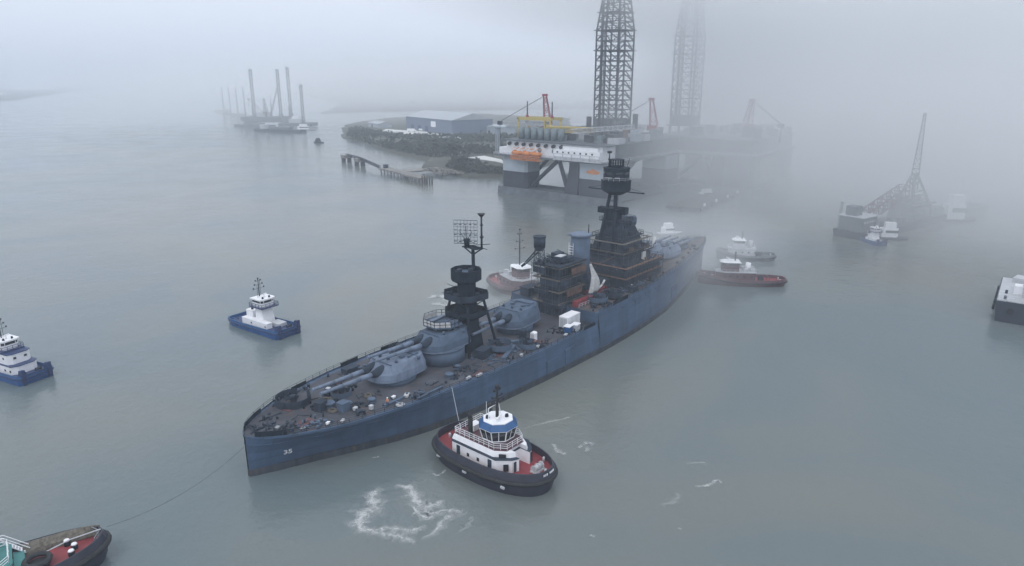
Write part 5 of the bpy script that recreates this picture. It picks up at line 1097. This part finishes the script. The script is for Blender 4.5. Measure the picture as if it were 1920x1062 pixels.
# blue shed
p0, p1, p2 = G(762, 243, 2), G(848, 254, 2), G(905, 240, 2)
d = p1 - p0; az = math.atan2(d.y, d.x); WL = d.length; WD = 60.0; WHh = 18.0
wh = thing('warehouse', (p0.x, p0.y, 2), az, 'large blue shed with shallow pale roof and one white sign, beyond the wooded point', 'warehouse')
MB().b0(0, WL, 0, WD, 0, WHh).build('wall', K['whblue'], wh)
a = MB(); a.loft([[(x, -1, WHh), (x, WD * .5, WHh + 8), (x, WD + 1, WHh)] for x in (-1, WL + 1)]); a.build('roof', K['shedroof'], wh)
MB().box(WL * .62, -.2, WHh * .62, 13, .3, 7).build('sign', K['white'], wh)
for i in range(3): MB().box(WL * (.15 + .16 * i), -.15, 4, 9, .25, 8).build('shutter_door', K['bluedk'], wh)
for px, py, w_, d_, h_, lab in ((770, 232, 34, 22, 8, 'low pale shed behind the left end of the blue warehouse'), (905, 250, 40, 24, 9, 'low grey shed at the right end of the blue warehouse'), (690, 238, 40, 20, 6, 'low shed in fog at the left of the wooded point')):
    p = G(px, py, 2); t = thing('shed', p, az, lab, 'shed')
    MB().b0(0, w_, 0, d_, 0, h_).build('wall', K['riglt'], t); MB().loft([[(x, -.6, h_), (x, d_ * .5, h_ + 3), (x, d_ + .6, h_)] for x in (-.6, w_ + .6)]).build('roof', K['shedroof'], t); MB().box(w_ * .4, -.1, 2.2, 5, .2, 4.4).build('door', K['dark2'], t)

# vehicles on the lot in front of the shed
def vehicle(px, py, az, m, label, van=False):
    p = G(px, py, 2.5); t = thing('parked_van' if van else 'parked_truck', p, az, label, 'vehicle', 'vehicles parked in front of the blue shed')
    L_, H_ = (7, 3.0) if van else (12, 3.8)
    a = MB(); a.b0(-L_ / 2, L_ / 2 - 2.2, -1.3, 1.3, .8, H_); a.loft([[(L_ / 2 - 2.2, y, z) for y, z in ((-1.25, .7), (1.25, .7), (1.25, H_ * .85), (-1.25, H_ * .85))], [(L_ / 2, y, z) for y, z in ((-1.2, .7), (1.2, .7), (1.2, H_ * .5), (-1.2, H_ * .5))]]); a.build('body', K[m], t)
    MB().box(L_ / 2 - 1.1, 0, H_ * .72, 1.0, 2.3, .7).build('windscreen', K['glass'], t)
    for x in (-L_ * .32, L_ * .32):
        for y in (-1.25, 1.25): MB().rod((x, y - .15, .5), (x, y + .15, .5), .5, n=12).build('wheel', K['black'], t)
for i, (px, py, m) in enumerate(sorted(((728, 250, 'white'), (741, 251, 'white'), (752, 252, 'dirtywhite'), (772, 247, 'white'), (783, 254, 'white'), (790, 246, 'white'), (801, 255, 'white'), (814, 261, 'dirtywhite'), (829, 262, 'white'), (841, 263, 'dirtywhite'), (850, 256, 'white'), (858, 262, 'white')))):
    vehicle(px, py, random.uniform(-.6, .4), m, '%s small white vehicle from the left in front of the blue shed' % ORD[i], i % 3 > 0)

# ---------------------------------------------------------------- broken jetty and its dolphins
j0, j1 = G(712, 318, 2.5), G(806, 341, 2.5); d = j1 - j0; az = math.atan2(d.y, d.x); L = d.length
J = thing('jetty', (j0.x, j0.y, 0), az, 'derelict concrete jetty on rows of piles, in front of the wooded point', 'jetty')
rnd = random.Random(8)
for i in range(6):
    x0, x1 = L * i / 7, L * (i + .93) / 7
    MB().b0(x0, x1, -1 + rnd.uniform(-.6, .6), 7 + rnd.uniform(-1, 1), 2.6 + rnd.uniform(-.2, .2), 3.7).build('deck_slab', K['conc'], J)
for i in range(12):
    for y in (.4, 5.6): MB().cyl(L * (i + .3) / 14, y, -2, 2.8, .6, n=8).build('pile', K['conc'], J)
MB().b0(L * .2, L * .36, 7, 40, 2.4, 3.2).build('access_slab', K['conc'], J)
a = MB(); a.b0(2, 5, 2, 5, 3.7, 6.0); a.b0(1.5, 5.5, 1.5, 5.5, 6.0, 6.3); a.build('hut', K['dark2'], J)
for i in range(5):
    p = G(792 + i * 4.6, 346 - abs(i - 2) * .4); t = thing('mooring_pile', p, 0, '%s bare pile from the left at the near end of the derelict jetty' % ORD[i], 'pile', 'bare piles at the jetty end')
    MB().cyl(0, 0, -2, 5.2 + .3 * (i % 2), .55, .5, 10).build('post', K['timber'], t); MB().cyl(0, 0, 5.2, 5.75, .62, n=10).build('cap', K['conc'], t)
dps = []
for px, py, lab in ((650, 304, 'square concrete dolphin farthest out, left end of the broken walkway'), (675, 311, 'square concrete dolphin between the two walkway spans left of the jetty')):
    p = G(px, py); dps.append(p); t = thing('dolphin', p, az, lab, 'dolphin')
    MB().b0(-4.5, 4.5, -3.5, 3.5, 3.6, 6.0).build('cap_block', K['conc'], t)
    for x in (-3.6, -1.2, 1.2, 3.6):
        for y in (-2.6, 2.6): MB().cyl(x, y, -2, 3.7, .6, n=8).build('pile', K['timber'], t)
pts = [dps[0] + Vector((0, 0, 6.2)), dps[1] + Vector((0, 0, 6.2)), Vector((j0.x, j0.y, 4.4))]
for a_, b_, lab in ((pts[0], pts[1], 'short thin walkway joining the two concrete dolphins'), (pts[1], pts[2], 'thin walkway from the inner dolphin down to the jetty')):
    d_ = b_ - a_; t = thing('walkway', a_, 0, lab, 'walkway')
    MB().lattice((0, 0, 0), d_, 1.6, 1.6, .16, 2.4).build('truss', K['dark2'], t); MB().wall([(0, 0, .6), tuple(d_ + Vector((0, 0, .6)))], .12, 1.5).build('deck', K['conc'], t)
for px, py, s_, lab in ((812, 322, 1, 'pale rubble heap on the shore right of the jetty'), (845, 326, .8, 'smaller pale rubble heap farther right along the same shore')):
    p = G(px, py, 1.6); rnd = random.Random(px); a = MB()
    for i in range(60): q = rnd.uniform(0, 1) ** .7; th = rnd.uniform(0, 6.28); r_ = 9 * s_ * q; a.box(r_ * math.cos(th) * 1.6, r_ * math.sin(th), (1 - q) * 2.6 * s_ + .3, rnd.uniform(.8, 2.4), rnd.uniform(.8, 2), rnd.uniform(.6, 1.6), th)
    tag(a.build('rubble_heap', K['conc'], None, p), lab, 'rubble', kind='stuff')

# ---------------------------------------------------------------- distant jack-up rigs and barges
def jackup(pts, L_, W_, z, legs, r, label, lattice=False, rz=0.0, hut=True, hullz=(1.5, 6)):
    p = G(*pts); t = thing('jackup_rig', p, rz, label, 'jack-up rig')
    MB().prism([(-L_ / 2, -W_ / 2), (L_ / 2, -W_ / 2), (L_ / 2 + W_ * .1, 0), (L_ / 2, W_ / 2), (-L_ / 2, W_ / 2)], *hullz).build('hull', K['rigdark'], t)
    for x, y, h in legs:
        (MB().lattice((x, y, -3), (x, y, h), r * 2, r * 2, r * .28, r * 2.4) if lattice else MB().rod((x, y, -3), (x, y, h), r, n=10)).build('leg', K['lattice'] if lattice else K['rigdark'], t)
        MB().b0(x - r * 1.7, x + r * 1.7, y - r * 1.7, y + r * 1.7, hullz[1], hullz[1] + r * 2.6).build('jack_house', K['rigmid'], t)
    if hut:
        MB().b0(-L_ * .22, L_ * .12, -W_ * .3, W_ * .3, hullz[1], hullz[1] + 6).build('deckhouse', K['dirtywhite'], t)
        MB().b0(-L_ * .14, L_ * .06, -W_ * .22, W_ * .22, hullz[1] + 6, hullz[1] + 9.5).build('bridge', K['white'], t)
    return t
jackup((440, 219), 40, 24, 0, ((-16, -9, 55), (-10, 9, 55)), 1.35, 'low lift barge with two slim legs, leftmost of the distant rigs', hut=False)
jackup((459, 223), 36, 24, 0, ((-8, -9, 55), (-1, 8, 57)), 1.35, 'second distant lift barge from the left, a close pair of slim legs', hut=False)
ja = jackup((499, 236), 62, 40, 0, ((-12, -12, 84), (28, -10, 84), (36, 14, 88)), 1.6, 'distant jack-up rig with three very tall legs and white deckhouse', True, hullz=(6, 14))
ped_crane(ja, 6, -14, 14, R(160), 26, 30, 'lattice', 20)
for x_, y_, h_ in ((-22, 6, 42), (14, -12, 36), (20, 10, 52), (-4, 8, 30), (-28, -8, 34), (5, 14, 46), (-16, 12, 26)): MB().rod((x_, y_, 6), (x_ + 1, y_, h_), .7, .4, 6).build('mast', K['lattice'], ja)
MB().lattice((8, 0, 14), (24, 2, 62), 2.2, 1.0, .3, 4).build('crane_boom', K['lattice'], ja)
jb = jackup((560, 238), 50, 36, 0, ((8, 0, 62), (-14, 10, 30)), 1.5, 'faintest jack-up rig, right of the tall-legged one', True)
for px, py, L_, lab in ((478, 238, 70, 'flat dark barge moored in front of the distant jack-up rigs'), (525, 247, 80, 'nearer flat barge lying below the tall-legged jack-up rig')):
    p = G(px, py); t = thing('deck_barge', p, R(-24), lab, 'barge'); MB().prism([(-L_ / 2, -7), (L_ / 2, -7), (L_ / 2, 7), (-L_ / 2, 7)], -1, 3.2).build('hull', K['rigdark'], t)
    MB().b0(-L_ * .2, L_ * .25, -4, 4, 3.2, 6).build('deck_cargo', K['rigmid'], t); MB().b0(-L_ * .4, -L_ * .28, -4, 4, 3.2, 9).build('deckhouse', K['dirtywhite'], t)

# ---------------------------------------------------------------- things lying on the battleship deck
def on_ship(name, s, t, az, label, cat, group=None, z=None):
    p = SP(s, t, (zd(s) + .1) if z is None else z); return thing(name, p, SH_A + az, label, cat, group)
t = on_ship('shipping_container', 84.6, -9.4, .05, 'white box container on the battleship deck behind the amidships turret', 'container')
MB().b0(-2.9, 2.9, -1.3, 1.3, .15, 3.0).build('body', K['white'], t); MB().b0(-2.95, 2.95, -1.35, 1.35, 3.0, 3.12).build('roof', K['white'], t)
MB().b0(-3.0, -2.9, -1.1, -.05, .3, 2.8).build('door', K['dirtywhite'], t); MB().b0(-3.0, -2.9, .05, 1.1, .3, 2.8).build('door', K['dirtywhite'], t)
for i in range(9): MB().b0(-2.6 + i * .62, -2.45 + i * .62, -1.36, -1.3, .3, 2.9).build('side_rib', K['dirtywhite'], t)
for s, tt, m, lab in ((80.4, -12.0, 'bluelt', 'blue equipment box with white lid on the deck below the white container'), (82.8, -12.6, 'dirtywhite', 'all-white equipment box beside the blue box with white lid')):
    t = on_ship('equipment_box', s, tt, .2, lab, 'box'); MB().b0(-1.0, 1.0, -.8, .8, .1, 1.6).build('body', K[m], t); MB().b0(-1.1, 1.1, -.9, .9, 1.6, 1.8).build('lid', K['white'], t)
    for x in (-.8, .8): MB().b0(x - .1, x + .1, -.8, .8, 0, .12).build('skid', K['dark2'], t)
t = on_ship('portable_toilet', 69.6, -9.6, .1, 'upright white cabin standing alone on the reddish deck patch', 'portable toilet')
MB().b0(-.6, .6, -.6, .6, .1, 2.3).build('body', K['white'], t); MB().loft([[(-.64, y, 2.3 + z) for y, z in ((-.64, 0), (-.4, .25), (.4, .25), (.64, 0))], [(.64, y, 2.3 + z) for y, z in ((-.64, 0), (-.4, .25), (.4, .25), (.64, 0))]]).build('roof', K['white'], t); MB().b0(-.66, -.6, -.4, .4, .2, 2.1).build('door', K['dirtywhite'], t)
def crate(s, tt, az, m, lab, sx=1.1, sy=.8, h=.7, nm='crate', cat='crate'):
    sx *= .72; sy *= .72; h *= .8
    t = on_ship(nm, s, tt, az, lab, cat); MB().b0(-sx / 2, sx / 2, -sy / 2, sy / 2, .08, h).build('body', K[m], t); MB().b0(-sx / 2 - .05, sx / 2 + .05, -sy / 2 - .05, sy / 2 + .05, h, h + .08).build('lid', K['white'] if m == 'white' else K[m], t)
    for x in (-sx * .36, sx * .36): MB().b0(x - .07, x + .07, -sy / 2, sy / 2, 0, .09).build('runner', K['dark2'], t)
crate(19.0, -6.6, .3, 'dirtywhite', 'pale crate under the muzzles of the lowest turret guns')
crate(21.2, -8.6, .1, 'dirtywhite', 'white crate on the starboard edge, beside a darker locker', .9, .9, 1.0)
crate(12.2, -7.4, .5, 'white', 'small white crate nearest the hull number side', 1.2, .7, .4)
crate(14.6, -8.6, .4, 'dirtywhite', 'small white crate next along the edge from the hull number', 1.2, .7, .4)
crate(27.2, -8.0, .2, 'white', 'bright white crate by the lowest turret ring', 1.1, .7, .5)
crate(29.4, -9.4, .6, 'tarp', 'grey covered bundle by the lowest turret ring', 1.8, 1.1, .6, 'covered_bundle', 'bundle')
crate(5.2, -2.2, .5, 'steel', 'pale crate in the clutter at the very tip of the deck', 1.3, .9, .5)
crate(8.2, -5.6, .3, 'steel', 'flat pale crate among dark nets near the tip', 1.2, .9, .3)
crate(20.4, 3.9, .5, 'dirtywhite', 'white crate between the two lowest gun barrels', 1.1, 1.0, 1.2)
crate(43.6, -12.8, .2, 'dirtywhite', 'pale crate at the deck edge above the foreground tug', 1.8, .8, .5)
crate(46.2, -13.4, .1, 'dirtywhite', 'second pale crate at the deck edge above the foreground tug', 2.2, .8, .5)
crate(60.6, -13.2, .2, 'dirtywhite', 'white crate at the deck edge level with the dark mast tower', .9, .7, .6)
crate(67.4, -12.6, .4, 'dirtywhite', 'pale crate at the deck edge beyond the reddish deck patch', 1.6, .8, .5)
crate(78.0, -13.0, .2, 'dirtywhite', 'pale crate at the deck edge below the amidships turret', 1.6, .8, .5)
# coiled hoses and nets
def coil(s, tt, lab, m='plank', R_=1.0):
    o = MB()
    for k in range(4):
        r_ = R_ * (1 - k * .18); n = 18; o.path([(r_ * math.cos(6.283 * i / n) * (1 + .1 * math.sin(i)), r_ * math.sin(6.283 * i / n), .12 + .06 * k) for i in range(n + 1)], .1, 5)
    p = SP(s, tt, zd(s) + .12); tag(o.build('rope_coil', K[m], None, p), lab, 'rope coil')
coil(17.8, 1.2, 'pale tangled rope coil between the low turret muzzles and the round gun tub', 'plank', 1.3)
coil(16.0, -3.6, 'yellowish rope coil beside the dark lockers near the tip', 'plank', .9)
coil(24.6, -3.4, 'pale hose coil under the low turret barrels', 'plank', 1.0)
coil(26.0, -11.4, 'white rope coil by the starboard rail', 'dirtywhite', .8)

def debris(s, t, rs, rt, n, seed, z=None):
    rnd = random.Random(seed); o = MB()
    for i in range(n):
        x, y = rnd.gauss(0, rs * .5), rnd.gauss(0, rt * .5); k = rnd.random()
        if s + x < 1.2 or abs(t + y) > interp(DW, s + x) - 1.0: continue
        if k < .4: o.box(x, y, .2, rnd.uniform(.2, .9), rnd.uniform(.2, .6), rnd.uniform(.15, .5), rnd.uniform(0, 3))
        elif k < .8:
            th = rnd.uniform(0, 6.28); L_ = rnd.uniform(.6, 2.4); o.rod((x, y, .1), (x + L_ * math.cos(th), y + L_ * math.sin(th), rnd.uniform(.08, .6)), .07)
        else: o.cyl(x, y, 0, rnd.uniform(.3, .9), rnd.uniform(.1, .28), n=8)
    p = SP(s, t, (zd(s) if z is None else z) + .05); b = o.build('rigging_gear', K[rnd.choice(['dark', 'dark2', 'dark2', 'grey'])], None, p); b.rotation_euler = (0, 0, SH_A); tag(b, kind='stuff')
for i, a_ in enumerate(((3.5, .2, 3.5, 3, 46), (6.5, -3.6, 3.5, 2, 40), (9.5, -5.6, 3.5, 2, 36), (14.5, 8.2, 5, 1.6, 34), (17, 0, 4, 3.5, 44), (22, -5, 5, 2.5, 30), (24, 3, 3, 3, 24), (30, 9, 6, 2, 30), (31, -10, 6, 2, 30), (42, 10.8, 6, 1.6, 34), (46, -9.5, 5, 3, 34), (55, -9, 4, 4, 40),
    (62, -9, 5, 3.4, 46), (66, 8, 6, 4, 36), (70, -12, 5, 1.4, 24), (80, -9.6, 4, 3, 30), (86, -11, 4, 2.5, 24), (82, 8, 5, 4, 30), (95, -11.5, 4, 1.5, 26, 10.6), (104, -8.5, 5, 2.6, 50, 10.8), (111, -9.5, 5, 2, 46, 10.9), (119, -10.2, 5, 1.6, 36, 11.2), (128, -8.6, 5, 2, 36, 11.6), (106, -2, 3, 5, 46, 12.1), (104.5, 5.5, 3, 3, 30, 12.1), (91, 0, 3, 3, 40, 21.5), (95, 2, 3, 3, 36, 21.5), (160, 0, 6, 2.5, 40))):
    debris(*a_[:5], 50 + i, a_[5] if len(a_) > 5 else None)

# ---------------------------------------------------------------- people working on deck
def person(s, tt, az, label, vest='hivis', helmet='white', z=None, bend=0.0):
    t = on_ship('person', s, tt, az, label, 'person', None, z)
    V = []; Eg = []; Rr = []
    def add(p, r, par=None):
        V.append(p); Rr.append(r)
        if par is not None: Eg.append((par, len(V) - 1))
        return len(V) - 1
    pel = add((0, 0, .95), .15); ch = add((0, bend * .2, 1.25), .16, pel); sh = add((0, bend * .3, 1.42), .13, ch); nk = add((0, bend * .36, 1.53), .055, sh); hd_ = add((0, bend * .4, 1.64), .095, nk); add((0, bend * .42, 1.74), .085, hd_)
    for sg in (-1, 1):
        hp_ = add((sg * .1, 0, .88), .1, pel); kn = add((sg * .12, .03 + .06 * sg, .48), .065, hp_); an = add((sg * .13, -.02 + .1 * sg, .08), .045, kn); add((sg * .14, .14 + .1 * sg, .035), .035, an)
        so = add((sg * .19, bend * .3, 1.40), .07, sh); el = add((sg * .27, .06 + bend * .3, 1.14), .045, so); wr = add((sg * .24, .26 + bend * .3, 1.02), .03, el); pm = add((sg * .235, .33 + bend * .3, 1.0), .035, wr)
        for q in range(4): f1 = add((sg * (.20 + .022 * q), .39 + bend * .3, 1.0), .010, pm); add((sg * (.205 + .02 * q), .42 + bend * .3 - .008 * abs(q - 1), .975), .008, f1)
        add((sg * .19, .36 + bend * .3, 1.02), .011, pm)
    me = bpy.data.meshes.new('body'); me.from_pydata(V, Eg, []); me.materials.append(K['skin'])
    o = bpy.data.objects.new('body', me); COL.objects.link(o); o.parent = t
    o.modifiers.new('skin', 'SKIN'); sb = o.modifiers.new('sub', 'SUBSURF'); sb.levels = 1; sb.render_levels = 1
    for i, sv in enumerate(me.skin_vertices[0].data): sv.radius = (Rr[i], Rr[i]); sv.use_root = (i == 0)
    MB().loft([[(rx * math.cos(6.283 * i / 12), ry * math.sin(6.283 * i / 12) + bend * yy, z_) for i in range(12)] for z_, rx, ry, yy in ((.88, .21, .17, 0), (1.15, .2, .17, .15), (1.38, .23, .17, .28), (1.48, .12, .1, .33))], smooth=True).build('vest', K[vest], t)
    for sg in (-1, 1): MB().rod((sg * .1, 0, .92), (sg * .12, .03 + .06 * sg, .48), .125, .09, 10).rod((sg * .12, .03 + .06 * sg, .5), (sg * .13, -.02 + .1 * sg, .1), .09, .075, 10).build('trouser_leg', K['denim'], t)
    MB().loft([[(r_ * math.cos(6.283 * i / 12), bend * .42 + r_ * 1.15 * math.sin(6.283 * i / 12), z_) for i in range(12)] for z_, r_ in ((1.69, .16), (1.72, .125), (1.80, .11), (1.85, .05))], smooth=True).build('helmet', K[helmet], t)
    return t
person(112.6, -10.8, .4, 'worker in red vest and white helmet on the forecastle edge below the bridge', 'redprime')
person(24.2, -9.8, 2.0, 'worker in white helmet and orange vest by the starboard rail near the lowest turret')
person(15.2, -.2, 4.0, 'worker in yellow helmet bending over the clutter near the tip', 'hivis', 'yellow', bend=.6)
person(68.0, -11.4, 1.0, 'worker in white helmet standing near the upright white cabin')

# ---------------------------------------------------------------- foam and churned water
FO = {}
def foam_mat():
    m = bpy.data.materials.new('foam'); m.use_nodes = True; n = m.node_tree.nodes; l = m.node_tree.links; n.clear()
    t = n.new('ShaderNodeTexCoord'); uv = n.new('ShaderNodeUVMap'); sp = n.new('ShaderNodeSeparateXYZ'); l.new(uv.outputs[0], sp.inputs[0])
    no = n.new('ShaderNodeTexNoise'); no.inputs['Scale'].default_value = 1.15; no.inputs['Detail'].default_value = 10; no.inputs['Roughness'].default_value = .8; no.inputs['Distortion'].default_value = 1.3; l.new(t.outputs['Object'], no.inputs[0])
    e1 = n.new('ShaderNodeMath'); e1.operation = 'SUBTRACT'; l.new(sp.outputs[1], e1.inputs[0]); e1.inputs[1].default_value = .5
    e2 = n.new('ShaderNodeMath'); e2.operation = 'ABSOLUTE'; l.new(e1.outputs[0], e2.inputs[0])
    e3 = n.new('ShaderNodeMapRange'); e3.interpolation_type = 'SMOOTHSTEP'; e3.inputs['From Min'].default_value = .5; e3.inputs['From Max'].default_value = .0; l.new(e2.outputs[0], e3.inputs[0])
    ad = n.new('ShaderNodeMath'); ad.operation = 'MULTIPLY_ADD'; ad.inputs[1].default_value = .46; ad.inputs[2].default_value = -.34; l.new(e3.outputs[0], ad.inputs[0])
    ad2 = n.new('ShaderNodeMath'); ad2.operation = 'ADD'; l.new(ad.outputs[0], ad2.inputs[0]); l.new(no.outputs[0], ad2.inputs[1])
    r = n.new('ShaderNodeMapRange'); r.interpolation_type = 'SMOOTHSTEP'; r.inputs['From Min'].default_value = .42; r.inputs['From Max'].default_value = .80; l.new(ad2.outputs[0], r.inputs[0])
    mu = n.new('ShaderNodeMath'); mu.operation = 'MULTIPLY'; l.new(r.outputs[0], mu.inputs[0]); l.new(sp.outputs[0], mu.inputs[1])
    a = n.new('ShaderNodeBsdfTransparent'); b = n.new('ShaderNodeBsdfDiffuse'); b.inputs[0].default_value = (.66, .68, .68, 1)
    mx_ = n.new('ShaderNodeMixShader'); l.new(mu.outputs[0], mx_.inputs[0]); l.new(a.outputs[0], mx_.inputs[1]); l.new(b.outputs[0], mx_.inputs[2])
    o = n.new('ShaderNodeOutputMaterial'); l.new(mx_.outputs[0], o.inputs[0]); return m
K['foam'] = foam_mat()
def foam(px, wid, strength=1.0, z=.03):
    P = [G(x, y) for x, y in px]; pts = []
    for i in range(len(P) - 1):      # Catmull-Rom through the points
        a, b, c, d = P[max(0, i - 1)], P[i], P[i + 1], P[min(len(P) - 1, i + 2)]
        for k in range(8):
            t = k / 8; pts.append(.5 * ((2 * b) + (c - a) * t + (2 * a - 5 * b + 4 * c - d) * t * t + (3 * b - a - 3 * c + d) * t ** 3))
    pts.append(P[-1]); v = []; f = []; uv = []
    n = len(pts)
    for i, p in enumerate(pts):
        q = pts[min(n - 1, i + 1)] - pts[max(0, i - 1)]; q.normalize(); nn = Vector((-q.y, q.x, 0)); k = i / (n - 1); ww = wid * (.45 + .55 * math.sin(math.pi * k)) * (1 + .3 * math.sin(i * 1.1)) / 2
        v += [p + nn * ww + Vector((0, 0, z)), p - nn * ww + Vector((0, 0, z))]; s_ = strength * min(1, 6 * k + .1, 6 * (1 - k) + .1); uv += [(s_, 0), (s_, 1)]
        if i: f.append((2 * i - 2, 2 * i - 1, 2 * i + 1, 2 * i))
    me = bpy.data.meshes.new('foam'); me.from_pydata(v, [], f); me.materials.append(K['foam']); L_ = me.uv_layers.new(name='UVMap')
    for lp in me.loops: L_.data[lp.index].uv = uv[lp.vertex_index]
    o = bpy.data.objects.new('foam', me); COL.objects.link(o); return tag(o, kind='stuff')
for i, (px, wd, st_) in enumerate((
    ([(712, 913), (698, 930), (702, 948), (682, 962), (674, 985), (690, 1000)], 2.6, 1), ([(680, 990), (700, 995), (730, 990), (770, 995), (800, 985)], 1.5, .7),
    ([(690, 997), (730, 1003), (752, 1008), (780, 1018)], 1.6, .6), ([(738, 911), (768, 915), (778, 935), (792, 950), (812, 948), (834, 938)], 2.2, 1),
    ([(796, 955), (806, 963), (836, 958), (858, 960), (832, 975), (816, 996), (790, 1012)], 1.4, .7), ([(772, 948), (784, 962), (800, 972), (818, 966)], 1.0, .9),
    ([(810, 888), (822, 892), (838, 880)], .9, .7), ([(985, 803), (1030, 792), (1075, 782)], 1.1, .45), ([(1036, 832), (1048, 848), (1063, 853)], 1.8, .6),
    ([(1083, 842), (1102, 832), (1098, 850)], 2.0, .6), ([(1300, 914), (1330, 910), (1344, 902), (1352, 912)], 1.6, .6), ([(1240, 950), (1265, 940), (1272, 925)], 2.0, .3),
    ([(1285, 870), (1325, 868)], 1.4, .3), ([(800, 562), (818, 556), (838, 560), (846, 570), (828, 572), (808, 568)], 6.5, 1), ([(1396, 543), (1408, 546), (1425, 544)], 1.2, .5),
    ([(860, 1000), (880, 985), (886, 968)], 1.5, .3), ([(697, 860), (712, 858)], .7, .7), ([(1270, 992), (1278, 994)], 1.0, .6), ([(1106, 1005), (1116, 1008)], 1.0, .6), ([(1190, 395), (1230, 400), (1255, 402)], 4, .5),
    ([(560, 592), (600, 590)], .8, .15), ([(640, 497), (660, 495)], 1.5, .25))):
    foam(px, wd * 1.8, st_, .03 + .008 * i)
    if i < 6: foam([(x + 2, y + 2) for x, y in px], wd * 4.2, st_ * .5, .034 + .008 * i)
